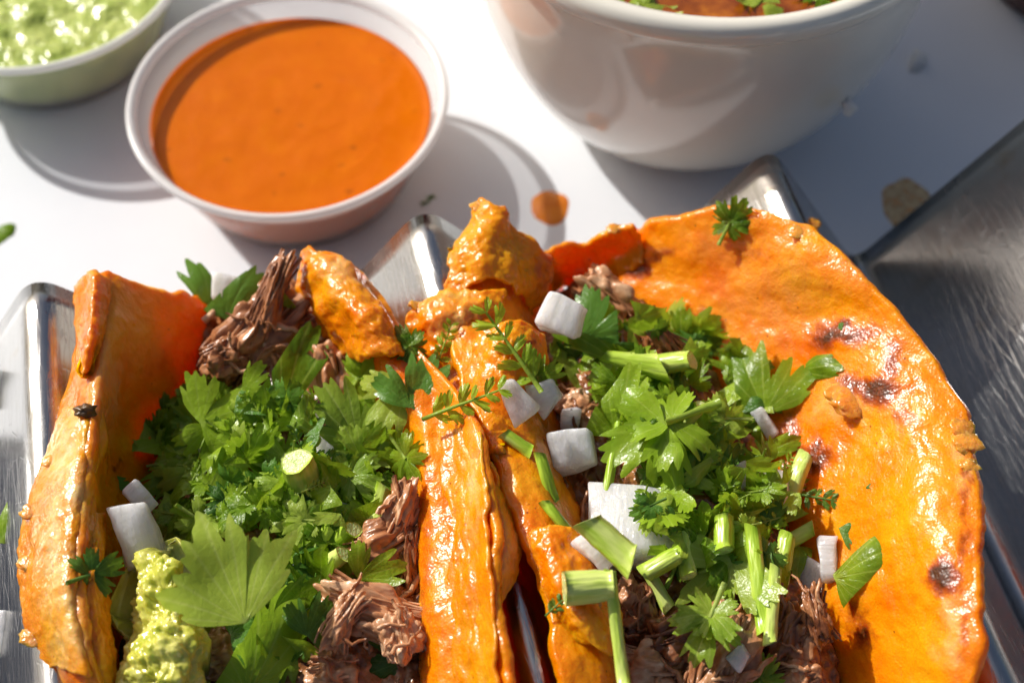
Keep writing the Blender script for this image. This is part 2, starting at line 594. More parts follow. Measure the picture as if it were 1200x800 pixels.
prof = holder_profile()
NL = 30
TH = 0.11
hv, hf = [], []
V0, V1 = -14.5, 0.0
pn = []
for k, (u, z) in enumerate(prof):
    a = prof[max(k - 1, 0)]
    b = prof[min(k + 1, len(prof) - 1)]
    d = Vector((b[0] - a[0], b[1] - a[1])).normalized()
    pn.append(Vector((-d.y, d.x)))
for s in (0, 1):
    for j in range(NL + 1):
        v = V0 + (V1 - V0) * j / NL
        for (u, z), n in zip(prof, pn):
            hv.append(tuple(hp(u + n.x * TH * (s - 1), v, z + n.y * TH * (s - 1))))
n = len(prof)
n0 = n * (NL + 1)
for j in range(NL):
    for k in range(n - 1):
        a = j * n + k
        hf.append((n0 + a, n0 + a + 1, n0 + a + n + 1, n0 + a + n))
        hf.append((a, a + n, a + n + 1, a + 1))
for k in range(n - 1):
    for j in (0, NL):
        a = j * n + k
        q = (a, a + 1, n0 + a + 1, n0 + a)
        hf.append(q if j == 0 else q[::-1])
for j in range(NL):
    for k in (0, n - 1):
        a = j * n + k
        q = (a, n0 + a, n0 + a + n, a + n)
        hf.append(q if k == 0 else q[::-1])
zmin = min(v[2] for v in hv)
hv = [(x, y, z - zmin) for x, y, z in hv]
obj('taco_holder', hv, hf, M_STEEL, label='folded stainless steel taco holder with ridges between the tacos', cat='taco holder')
solid(hv, hf)

# ------------------------------------------------------------------ portion cups, sauce, salsa
def cup_profile(h=2.3, R=3.47, rb=2.4):
    """closed wall section, outside up, over the rolled lip, inside down, floor"""
    t = 0.07
    p = [(0.0, 0.10), (rb - 0.35, 0.10), (rb - 0.25, 0.0), (rb - 0.05, 0.0), (rb + 0.06, 0.08)]
    for k in range(1, 9):
        f = k / 8
        p.append((rb + 0.06 + (R - 0.24 - rb - 0.06) * f ** 0.85, 0.08 + (h - 0.38) * f))
    p += [(R - 0.21, h - 0.22), (R - 0.13, h - 0.15), (R - 0.02, h - 0.15), (R, h - 0.08), (R - 0.02, h - 0.02), (R - 0.08, h),
          (R - 0.14, h - 0.02), (R - 0.19, h - 0.07), (R - 0.22, h - 0.14), (R - 0.25, h - 0.22)]
    for k in range(8, 0, -1):
        f = k / 8
        p.append((rb + 0.06 - t + (R - 0.24 - rb - 0.06) * f ** 0.85, 0.1 + (h - 0.42) * f))
    p += [(rb - 0.2, 0.16), (0.0, 0.16)]
    return p


def inner_r(z, h=2.3, R=3.47, rb=2.4):
    f = max(0.0, min(1.0, (z - 0.1) / (h - 0.42)))
    return rb + 0.06 - 0.07 + (R - 0.24 - rb - 0.06) * f ** 0.85


def liquid(c, level, rad_f, lump, ls, seed, nr=40, seg=96, base=0.165, crater=0.0):
    vs, fs = [], []
    rt = rad_f(level) + 0.025
    vs.append((c[0], c[1], c[2] + level + lump * fbm((c[0], c[1], 0), ls, seed)))
    for i in range(1, nr + 1):
        r = rt * i / nr
        for k in range(seg):
            a = 2 * math.pi * k / seg
            x, y = c[0] + r * math.cos(a), c[1] + r * math.sin(a)
            men = 0.05 * max(0, (i / nr - 0.93) / 0.07) ** 2
            vs.append((x, y, c[2] + level + men + lump * fbm((x, y, 0), ls, seed) * (1 - (i / nr) ** 8)))
    for k in range(seg):
        fs.append((0, 1 + k, 1 + (k + 1) % seg))
    for i in range(nr - 1):
        for k in range(seg):
            a, b = 1 + i * seg + k, 1 + i * seg + (k + 1) % seg
            fs.append((a, a + seg, b + seg, b))
    prev = 1 + (nr - 1) * seg
    for s in range(1, 6):
        z = base + (level - base) * (1 - s / 5)
        r = rad_f(z) + (0.025 if s < 5 else -0.1)
        st = len(vs)
        for k in range(seg):
            a = 2 * math.pi * k / seg
            vs.append((c[0] + r * math.cos(a), c[1] + r * math.sin(a), c[2] + z))
        for k in range(seg):
            fs.append((prev + k, st + k, st + (k + 1) % seg, prev + (k + 1) % seg))
        prev = st
    fs.append(tuple(prev + k for k in range(seg))[::-1])
    return vs, fs


M_RIM = m_plastic('cup_rim_plastic', 0.12)


def sauce_cup(c, label, fill_label, fill_name, fmat, level, lump, ls, seed):
    v, f = lathe(cup_profile(), c, 112)
    npf = len(cup_profile())
    mi = [1 if 13 <= (q % (npf - 1)) <= 20 else 0 for q in range(len(f))]
    obj('portion_cup', v, f, None, label=label, cat='cup', group='small plastic portion cups', mats=[M_CUP, M_RIM], mi=mi)
    solid(v, f)
    v, f = liquid(c, level, inner_r, lump, ls, seed)
    obj(fill_name, v, f, fmat, label=fill_label, cat='sauce')
    solid(v, f)


oc = at(337, 111, 2.3); oc.z = 0
gc = at(40, -40, 2.3); gc.z = 0
sauce_cup(oc, 'frosted plastic cup holding smooth orange sauce', 'smooth orange chile sauce filling a plastic cup', 'orange_sauce', M_SAUCE, 1.66, 0.022, 0.8, 3)
sauce_cup(gc, 'frosted plastic cup holding lumpy green salsa', 'lumpy pale green salsa filling a plastic cup', 'green_salsa', M_SALSA, 1.9, 0.16, 1.5, 8)

# ------------------------------------------------------------------ bowl of broth
bc = Vector((4.0, 24.15, 0))
BR = 5.2
bp = [(0, 0.35), (2.0, 0.35), (2.12, 0.0), (2.45, 0.0), (2.6, 0.12)]
for k in range(1, 15):
    f = k / 14
    bp.append((2.6 + (BR - 0.28 - 2.6) * (1 - (1 - f) ** 2.3) ** 0.72, 0.12 + 5.7 * f))
bp += [(BR - 0.2, 5.96), (BR - 0.06, 6.02), (BR, 6.14), (BR - 0.01, 6.32), (BR - 0.08, 6.45), (BR - 0.22, 6.5), (BR - 0.38, 6.46), (BR - 0.5, 6.32)]
for k in range(13, 0, -1):
    f = k / 14
    bp.append((2.3 + (BR - 0.54 - 2.3) * (1 - (1 - f) ** 2.3) ** 0.72, 0.55 + 5.6 * f))
bp += [(2.0, 0.6), (0, 0.55)]
v, f = lathe(bp, bc, 128)
obj('soup_bowl', v, f, M_CERAMIC, label='cream glazed ceramic bowl with a thick rolled rim holding broth', cat='bowl')
solid(v, f)


def bowl_in(z):
    f = max(0.0, min(1.0, (z - 0.55) / 5.6))
    return 2.3 + (BR - 0.54 - 2.3) * (1 - (1 - f) ** 2.3) ** 0.72


v, f = liquid(bc, 5.95, bowl_in, 0.03, 1.2, 4, base=0.62)
obj('broth', v, f, M_BROTH, label='red brown broth with chopped herbs filling the bowl', cat='broth')
solid(v, f)

# ------------------------------------------------------------------ tacos: the folded tortillas
A_ROWS = [
    [(88, 330, 4.2), (104, 318, 4.55), (132, 322, 4.5), (180, 335, 4.0), (230, 350, 3.2), (285, 380, 1.5), (330, 372, 1.5), (352, 335, 2.8), (368, 297, 4.2), (398, 300, 4.15), (428, 322, 4.1)],
    [(86, 412, 4.0), (102, 405, 4.45), (124, 402, 4.6), (152, 408, 4.0), (205, 425, 3.0), (275, 455, 1.4), (335, 450, 1.4), (385, 400, 2.9), (418, 372, 4.2), (448, 370, 4.25), (472, 388, 4.3)],
    [(66, 500, 3.95), (86, 500, 4.4), (112, 500, 4.65), (134, 505, 3.7), (180, 520, 2.7), (255, 560, 1.4), (360, 555, 1.4), (435, 490, 3.0), (475, 470, 4.2), (508, 465, 4.35), (540, 472, 4.7)],
    [(38, 575, 3.85), (62, 575, 4.4), (104, 575, 4.7), (126, 580, 3.7), (165, 592, 2.8), (250, 635, 1.4), (380, 640, 1.4), (465, 575, 3.0), (495, 560, 4.1), (532, 550, 4.35), (566, 552, 4.95)],
    [(28, 650, 3.8), (56, 650, 4.45), (98, 650, 4.75), (118, 655, 3.75), (154, 662, 2.9), (240, 705, 1.4), (390, 715, 1.4), (472, 660, 3.0), (496, 640, 4.0), (538, 635, 4.35), (576, 640, 4.95)],
    [(30, 715, 3.8), (60, 720, 4.4), (100, 720, 4.7), (120, 725, 3.75), (152, 732, 2.95), (235, 775, 1.4), (400, 790, 1.4), (478, 735, 3.0), (500, 720, 4.0), (544, 715, 4.35), (582, 720, 4.95)],
    [(62, 790, 3.8), (84, 790, 4.3), (115, 790, 4.5), (130, 795, 3.7), (155, 802, 2.9), (240, 835, 1.3), (410, 855, 1.3), (482, 802, 3.0), (505, 790, 3.9), (554, 785, 4.25), (594, 790, 4.85)],
    [(118, 880, 3.6), (135, 880, 3.9), (152, 885, 4.0), (165, 890, 3.4), (185, 900, 2.6), (260, 920, 1.2), (430, 930, 1.2), (490, 900, 2.6), (515, 890, 3.6), (568, 885, 3.85), (604, 890, 4.55)],
]
B_ROWS = [
    [(545, 300, 4.2), (572, 262, 4.45), (604, 268, 4.1), (640, 303, 3.0), (668, 345, 1.4), (690, 345, 1.2), (694, 306, 2.3), (742, 272, 3.3), (800, 255, 4.1), (870, 243, 4.7), (948, 262, 5.0)],
    [(520, 352, 4.3), (548, 332, 4.35), (590, 335, 4.1), (632, 372, 3.0), (680, 440, 1.3), (735, 440, 1.3), (732, 352, 2.5), (800, 320, 3.3), (870, 308, 4.0), (936, 303, 4.7), (1005, 318, 5.1)],
    [(538, 425, 4.4), (565, 395, 4.45), (600, 400, 4.2), (645, 435, 3.1), (700, 510, 1.3), (775, 525, 1.3), (810, 420, 2.6), (870, 385, 3.3), (940, 373, 4.0), (1010, 372, 4.7), (1078, 400, 5.1)],
    [(562, 505, 4.45), (588, 500, 4.5), (625, 505, 4.25), (662, 532, 3.1), (730, 600, 1.3), (815, 600, 1.3), (870, 500, 2.6), (930, 470, 3.3), (992, 458, 4.1), (1060, 462, 4.8), (1125, 480, 5.1)],
    [(598, 592, 4.55), (620, 588, 4.6), (652, 595, 4.35), (688, 618, 3.1), (750, 680, 1.3), (840, 675, 1.3), (900, 600, 2.6), (960, 575, 3.3), (1025, 558, 4.1), (1086, 560, 4.8), (1147, 575, 5.1)],
    [(630, 682, 4.55), (655, 680, 4.5), (687, 686, 4.25), (718, 703, 3.1), (770, 750, 1.3), (865, 750, 1.3), (935, 690, 2.6), (985, 665, 3.3), (1040, 655, 4.1), (1096, 655, 4.8), (1149, 665, 5.1)],
    [(652, 768, 4.45), (677, 764, 4.4), (707, 767, 4.15), (738, 784, 3.1), (790, 830, 1.3), (885, 830, 1.3), (968, 775, 2.5), (1012, 755, 3.2), (1060, 745, 3.9), (1106, 745, 4.6), (1146, 755, 4.9)],
    [(690, 885, 4.05), (712, 880, 3.9), (740, 882, 3.75), (765, 892, 2.8), (810, 915, 1.2), (905, 915, 1.2), (990, 880, 2.3), (1030, 870, 2.9), (1070, 865, 3.4), (1106, 865, 3.9), (1140, 870, 4.2)],
]


def blob_mask(lst, p, warp=10.0, seed=0):
    x, y = proj(p)
    x += warp * nz(p, 2.6, seed) + 0.5 * warp * nz(p, 7, seed + 2)
    y += warp * nz(p, 2.6, seed + 11) + 0.5 * warp * nz(p, 7, seed + 5)
    m = 0.0
    for (cx, cy, rx, ry, s) in lst:
        d = math.hypot((x - cx) / rx, (y - cy) / ry)
        if d < 1.6:
            m = max(m, s * max(0.0, min(1.0, 1.45 - d)))
    return m


CHAR_B = [(742, 308, 20, 15, 0.9), (775, 300, 14, 10, 0.55), (980, 392, 30, 16, 0.95), (1012, 388, 22, 12, 0.7), (1048, 425, 16, 26, 0.75), (1030, 458, 28, 14, 0.95), (1000, 452, 22, 12, 0.85),
          (955, 536, 24, 16, 0.95), (925, 500, 14, 20, 0.6), (1107, 675, 17, 25, 1.1), (1012, 745, 16, 14, 0.9), (1000, 720, 12, 20, 0.55), (1133, 565, 5, 60, 0.5), (840, 378, 14, 10, 0.6), (815, 370, 18, 8, 0.45),
          (1132, 640, 8, 26, 0.5), (1130, 735, 8, 40, 0.45), (880, 300, 20, 10, 0.35), (1060, 490, 14, 10, 0.5), (1005, 680, 14, 30, 0.35)]
PALE_B = [(900, 350, 60, 60, 0.15), (860, 290, 60, 22, 0.12), (1130, 540, 10, 40, 0.5), (1120, 740, 14, 50, 0.5), (985, 470, 36, 20, 0.4), (1005, 315, 40, 12, 0.25)]
YEL_B = [(1060, 600, 60, 70, 0.9), (840, 265, 80, 22, 0.6), (1090, 520, 40, 60, 0.7), (1060, 760, 50, 50, 0.7), (985, 350, 60, 30, 0.5), (580, 440, 60, 60, 0.8), (600, 270, 60, 50, 0.8), (690, 730, 60, 60, 0.7)]
CHAR_A = [(140, 540, 5, 4, 0.6), (497, 690, 8, 40, 0.4), (500, 600, 8, 60, 0.35), (110, 757, 8, 6, 0.9)]
PALE_A = [(70, 560, 26, 60, 0.6), (62, 650, 30, 70, 0.6), (75, 730, 30, 50, 0.4), (120, 460, 18, 50, 0.4), (410, 315, 30, 20, 0.6), (556, 570, 8, 80, 0.4)]
YEL_A = [(165, 365, 60, 45, 1.0), (395, 340, 40, 40, 0.6), (120, 790, 20, 40, 0.5), (530, 720, 20, 90, 0.35)]  # first blob paints sunlight on the back of the left wall as yellow


def tort_mask(ch, pa, ye):
    return lambda p: (blob_mask(ch, p, 12, 1), blob_mask(pa, p, 18, 4), blob_mask(ye, p, 26, 9), 1.0)


BLIST = [(985, 470, 40, 26, 0.09), (1030, 450, 22, 26, 0.06), (980, 395, 36, 16, 0.05), (1107, 675, 20, 28, 0.06), (1100, 600, 40, 60, 0.10), (900, 330, 60, 30, 0.10), (800, 300, 50, 22, 0.08),
         (1040, 560, 60, 40, 0.06), (1010, 690, 40, 30, 0.06), (950, 290, 24, 20, 0.08)]


def puff_b(p):
    x, y = proj(p)
    return sum(h * math.exp(-(((x - cx) / rx) ** 2 + ((y - cy) / ry) ** 2)) for cx, cy, rx, ry, h in BLIST)


def taco(name_rows, base_px, label, ch, pa, ye, seed, puff=None):
    b = at(base_px[0], base_px[1], 0.4)
    root = empty('taco', b, label, 'taco', 'tacos in the steel holder')
    v, f, a = sheet(name_rows, 150, 150, 0.17, bump=0.055, bs=1.3, fine=0.016, rag=0.18, seed=seed, mask=tort_mask(ch, pa, ye), puff=puff)
    obj('tortilla', v, f, M_TORT, root, attr=a)
    solid(v, f)
    return root


TA = taco(A_ROWS, (330, 640), 'orange fried taco with mashed avocado under a heap of chopped cilantro', CHAR_A, PALE_A, YEL_A, 2.0)
TB = taco(B_ROWS, (800, 640), 'orange fried taco opened wide with charred spots and big onion dice', CHAR_B, PALE_B, YEL_B, 31.0, puff_b)


def flap(root, name, rows, thick, seed, ch=(), pa=(), ye=(), nu=60, nv=60, bump_=0.05, rag=0.08, puff=None, fine=0.026):
    v, f, a = sheet(rows, nu, nv, thick, bump=bump_, bs=1.8, fine=fine, rag=rag * 1.4, seed=seed, mask=tort_mask(ch, pa, ye), puff=puff)
    o = obj(name, v, f, M_TORT, root, attr=a)
    solid(v, f)
    return o


# brown curled rim at the back of the left taco
flap(TA, 'curled_rim', [
    [(100, 318, 4.75), (112, 318, 4.95), (128, 326, 4.75), (134, 335, 4.35)],
    [(96, 355, 4.75), (108, 355, 5.00), (122, 360, 4.80), (130, 366, 4.35)],
    [(92, 395, 4.65), (104, 395, 4.95), (116, 398, 4.80), (124, 402, 4.35)],
    [(90, 428, 4.45), (98, 432, 4.75), (106, 430, 4.65), (114, 428, 4.35)]], 0.2, 3, ch=[(105, 370, 12, 60, 0.18)], nu=30, nv=44)
# cheese crust along the left rim, and a folded inner lip
flap(TA, 'cheese_crust', [
    [(72, 478, 4.15), (88, 474, 4.5), (104, 474, 4.66), (118, 478, 4.5)],
    [(46, 545, 4.0), (68, 542, 4.48), (94, 540, 4.78), (114, 545, 4.5)],
    [(28, 610, 3.9), (54, 608, 4.5), (84, 608, 4.82), (108, 612, 4.55)],
    [(24, 670, 3.85), (50, 668, 4.5), (80, 668, 4.82), (104, 672, 4.5)],
    [(30, 730, 3.85), (58, 728, 4.45), (84, 728, 4.76), (104, 730, 4.5)],
    [(60, 790, 3.9), (80, 790, 4.35), (100, 790, 4.6), (116, 792, 4.4)]], 0.07, 41, ch=[(60, 600, 60, 200, 0.05)],
     pa=[(74, 545, 20, 60, 0.95), (62, 640, 20, 60, 0.9), (80, 720, 16, 60, 0.6)], ye=[(60, 700, 30, 90, 0.5)], nu=60, nv=120, bump_=0.045, rag=0.14, fine=0.014)
flap(TA, 'folded_lip', [
    [(108, 600, 4.5), (116, 602, 4.45), (126, 606, 4.1)],
    [(102, 660, 4.62), (112, 662, 4.55), (124, 666, 4.15)],
    [(104, 720, 4.6), (116, 722, 4.5), (130, 726, 4.1)],
    [(110, 775, 4.45), (122, 777, 4.35), (136, 780, 4.0)],
    [(118, 830, 4.2), (128, 832, 4.1), (142, 836, 3.8)]], 0.08, 44, nu=30, nv=80, bump_=0.06, rag=0.12)
# lens shaped crisp flap on the right rim of the left taco
flap(TA, 'crisp_flap', [
    [(560, 540, 4.6), (568, 545, 4.7), (574, 552, 4.8)],
    [(566, 585, 4.7), (584, 590, 4.8), (597, 596, 4.5)],
    [(568, 640, 4.7), (592, 640, 4.8), (613, 644, 4.4)],
    [(570, 685, 4.7), (588, 686, 4.7), (604, 684, 4.3)],
    [(572, 712, 4.6), (578, 714, 4.6), (584, 714, 4.4)]], 0.09, 5, ye=[(590, 640, 40, 80, 0.8)], pa=[(592, 650, 16, 40, 0.5)], nu=36, nv=50)
# inner second layer along the right rim of the left taco
flap(TA, 'inner_layer', [
    [(512, 500, 4.36), (530, 497, 4.55), (548, 500, 4.72), (560, 508, 4.95)],
    [(518, 570, 4.36), (536, 567, 4.55), (552, 567, 4.75), (566, 572, 5.0)],
    [(524, 640, 4.34), (541, 637, 4.55), (557, 638, 4.75), (570, 644, 5.0)],
    [(530, 705, 4.32), (547, 701, 4.52), (562, 702, 4.72), (574, 708, 4.95)],
    [(536, 775, 4.25), (552, 771, 4.45), (568, 772, 4.65), (582, 778, 4.9)],
    [(545, 850, 4.1), (560, 846, 4.3), (576, 847, 4.45), (590, 850, 4.6)]], 0.07, 8, pa=[(556, 560, 6, 60, 0.6)], nu=36, nv=60, rag=0.14)
# back fold of the left taco's right leaf
flap(TA, 'cheese_fold', [
    [(345, 300, 4.1), (362, 290, 4.5), (395, 297, 4.6), (425, 318, 4.4), (436, 338, 3.9)],
    [(350, 340, 3.8), (372, 325, 4.5), (405, 330, 4.75), (440, 350, 4.6), (452, 362, 4.1)],
    [(372, 385, 3.6), (395, 372, 4.4), (425, 372, 4.8), (455, 380, 4.7), (470, 390, 4.2)],
    [(395, 425, 3.4), (420, 415, 4.2), (445, 410, 4.6), (468, 412, 4.6), (486, 418, 4.2)]], 0.1, 12, pa=[(410, 305, 34, 18, 0.6)], ye=[(380, 320, 40, 40, 0.6)], bump_=0.1, rag=0.2)
# right taco: standing curl at the back, cheese shelf, rounded flap, drooping yellow flap
flap(TB, 'standing_curl', [
    [(530, 292, 4.3), (557, 238, 4.75), (578, 240, 4.8), (598, 262, 4.5), (628, 276, 4.2), (648, 306, 3.7)],
    [(524, 305, 4.3), (550, 275, 4.7), (578, 268, 4.75), (604, 284, 4.5), (632, 300, 4.1), (646, 330, 3.5)],
    [(520, 325, 4.2), (546, 305, 4.6), (578, 298, 4.7), (606, 306, 4.5), (628, 326, 4.0), (636, 350, 3.4)],
    [(516, 345, 4.1), (544, 334, 4.4), (576, 332, 4.5), (602, 342, 4.3), (616, 356, 3.9), (622, 372, 3.3)]], 0.09, 14, ye=[(580, 290, 60, 60, 0.9)], ch=[(636, 320, 12, 30, 0.35)], bump_=0.10, rag=0.2,
     puff=lambda p: 0.05 * math.sin(proj(p)[0] * 0.09 + 2.5 * nz(p, 1.0)))
flap(TB, 'back_fold', [
    [(628, 300, 3.5), (655, 288, 3.3), (690, 284, 3.2), (722, 270, 3.6), (748, 262, 3.9)],
    [(632, 318, 3.2), (660, 305, 2.9), (692, 300, 2.8), (724, 290, 3.1), (750, 284, 3.4)],
    [(640, 345, 2.7), (664, 330, 2.4), (692, 324, 2.4), (722, 316, 2.7), (748, 312, 3.1)]], 0.12, 27, ye=[(690, 290, 90, 34, 0.9)], bump_=0.08, rag=0.2, nu=50, nv=30)
flap(TB, 'cheese_shelf', [
    [(482, 348, 4.25), (512, 340, 4.40), (550, 338, 4.55), (590, 342, 4.45)],
    [(470, 375, 4.05), (505, 368, 4.45), (545, 365, 4.60), (585, 368, 4.35)],
    [(474, 405, 3.75), (505, 400, 4.15), (540, 398, 4.25), (575, 400, 3.95)],
    [(490, 435, 3.75), (512, 432, 4.0), (540, 430, 4.05), (565, 432, 3.9)],
    [(505, 475, 3.7), (522, 472, 3.95), (545, 470, 4.0), (566, 470, 3.9)]], 0.09, 17, pa=[(545, 385, 30, 26, 0.7), (500, 350, 40, 10, 0.4)], bump_=0.12, rag=0.22)
flap(TB, 'rounded_flap', [
    [(570, 384, 4.80), (592, 376, 4.95), (618, 376, 4.90), (640, 392, 4.60)],
    [(556, 412, 4.60), (586, 402, 4.90), (618, 402, 4.85), (646, 420, 4.40)],
    [(546, 450, 4.40), (576, 440, 4.75), (610, 440, 4.70), (644, 455, 4.00)],
    [(556, 495, 4.20), (582, 488, 4.50), (612, 488, 4.40), (640, 500, 3.70)],
    [(578, 530, 4.10), (598, 525, 4.30), (620, 526, 4.10), (642, 535, 3.60)]], 0.12, 19, ye=[(605, 395, 40, 30, 0.9)], ch=[(618, 400, 4, 4, 0.8), (612, 404, 4, 3, 0.7)], rag=0.1)
flap(TB, 'drooping_flap', [
    [(622, 620, 4.65), (645, 612, 4.8), (680, 622, 4.6), (706, 640, 4.1)],
    [(632, 670, 4.6), (655, 664, 4.85), (690, 670, 4.7), (720, 690, 4.2)],
    [(644, 715, 4.5), (668, 712, 4.8), (700, 718, 4.75), (728, 730, 4.3)],
    [(668, 748, 4.35), (690, 752, 4.6), (712, 758, 4.55), (728, 762, 4.3)]], 0.1, 23, ye=[(700, 745, 50, 34, 1.0)], rag=0.1, bump_=0.07)

# torn cheese crumbs on the rims
def crumb(root, x, y, r, seed, name='cheese_crumb', pa=0.5, stretch=(1.2, 1, 0.26), lift=-0.01):
    p, n_ = lay(x, y, lift)
    if p.z < 2.0:
        return
    v, f = chunk_mesh(r, seed, 3, 0.5, stretch, 1.2)
    v = [tuple(Vector(q) + p) for q in v]
    obj(name, v, f, M_TORT, root, attr=[(0.2 if seed % 2 == 0 else 0, pa * 0.6, 0.3, 1)] * len(v))


def chunk_mesh(r, seed, sub=4, amp=0.45, stretch=(1, 1, 1), fibre=1.0, fine=0.24):
    bm = bmesh.new()
    bmesh.ops.create_icosphere(bm, subdivisions=sub, radius=1.0)
    for q in bm.verts:
        p = q.co.copy()
        s = (p.x * 0.9, p.y * fibre, p.z * fibre)
        d = 1 + amp * fbm(s, 1.3, seed, 2) + amp * fine * fbm((s[0] * 0.7, s[1], s[2]), 3.0, seed + 4, 4)
        q.co = Vector((p.x * stretch[0], p.y * stretch[1], p.z * stretch[2])) * d * r
    bm.verts.index_update()
    v = [tuple(q.co) for q in bm.verts]
    f = [tuple(x.index for x in g.verts) for g in bm.faces]
    bm.free()
    return v, f


for k, (x, y, r) in enumerate([(1128, 500, 0.16), (1134, 520, 0.18), (950, 262, 0.16), (936, 272, 0.15), (720, 268, 0.12), (560, 242, 0.12), (1000, 472, 0.30), (983, 462, 0.2), (852, 250, 0.15), (1136, 545, 0.13)]):
    crumb(TB, x, y, r, k + 2, pa=0.5)
for k, (x, y, r) in enumerate([(36, 600, 0.14), (32, 660, 0.13), (38, 745, 0.16), (60, 540, 0.12), (230, 345, 0.14), (205, 338, 0.14), (352, 282, 0.1)]):
    crumb(TA, x, y, r, k + 30, pa=0.8)

# ------------------------------------------------------------------ fillings: beef beds and avocado
def bed(name, rows, label, seed, mat, cat, amp=0.16, thick=0.9, nu=90, nv=150, fine=0.10):
    v, f, a = sheet(rows, nu, nv, thick, bump=amp, bs=1.5, fine=fine, rag=0.1, seed=seed)
    obj(name, v, f, mat, label=label, cat=cat)
    solid(v, f)


bed('beef_filling', [
    [(225, 350, 2.4), (270, 325, 3.0), (320, 320, 3.2), (352, 330, 2.9)],
    [(215, 440, 2.3), (280, 425, 3.1), (350, 415, 3.3), (410, 410, 3.0)],
    [(185, 550, 2.5), (280, 545, 3.2), (380, 530, 3.4), (470, 510, 3.3)],
    [(160, 660, 2.6), (270, 650, 3.2), (390, 635, 3.4), (492, 600, 3.5)],
    [(150, 770, 2.6), (260, 760, 3.2), (390, 745, 3.5), (500, 720, 3.5)],
    [(165, 880, 2.4), (280, 870, 3.0), (400, 860, 3.2), (505, 840, 3.2)]],
    'bed of shredded brown beef under the cilantro and avocado', 3.3, M_MASS, 'beef')
bed('beef_filling', [
    [(650, 345, 2.4), (690, 325, 2.8), (720, 330, 2.8), (745, 345, 2.6)],
    [(640, 440, 2.9), (700, 420, 3.4), (760, 410, 3.4), (830, 430, 3.0)],
    [(655, 540, 3.2), (730, 530, 3.6), (810, 520, 3.6), (890, 530, 3.1)],
    [(690, 640, 3.2), (760, 630, 3.5), (850, 620, 3.5), (930, 630, 3.0)],
    [(715, 730, 3.0), (790, 725, 3.3), (880, 720, 3.3), (970, 730, 2.9)],
    [(735, 850, 2.8), (810, 850, 3.1), (900, 850, 3.1), (990, 850, 2.7)]],
    'bed of dark glossy shredded beef beneath onion dice and stems', 9.1, M_MASS, 'beef')
bed('mashed_avocado', [
    [(158, 655, 3.95), (172, 645, 4.25), (196, 648, 4.35), (215, 665, 4.05)],
    [(150, 700, 4.05), (172, 690, 4.45), (205, 690, 4.55), (235, 705, 4.15)],
    [(146, 750, 4.05), (172, 742, 4.45), (205, 742, 4.55), (238, 752, 4.15)],
    [(144, 800, 3.95), (172, 795, 4.35), (205, 795, 4.45), (240, 800, 4.05)],
    [(150, 850, 3.55), (180, 850, 3.95), (210, 850, 3.95), (240, 850, 3.65)]],
    'yellow green mashed avocado squeezed along the tortilla', 5.7, M_GUAC, 'avocado', amp=0.28, thick=1.3, nu=90, nv=120, fine=0.07)


# ------------------------------------------------------------------ loose pieces: meshes shared by copies
def mesh_from(name, v, f, mats, attr=None, mi=None, smooth=True):
    me = bpy.data.meshes.new(name)
    me.from_pydata([(x * CM, y * CM, z * CM) for x, y, z in v], [], f)
    for m in mats:
        me.materials.append(m)
    if mi:
        me.polygons.foreach_set('material_index', mi)
    if smooth:
        me.polygons.foreach_set('use_smooth', [True] * len(me.polygons))
    if attr is not None:
        a = me.color_attributes.new('mask', 'FLOAT_COLOR', 'POINT')
        a.data.foreach_set('color', np.array(attr, dtype=float).reshape(-1))
    me.update()
    return me


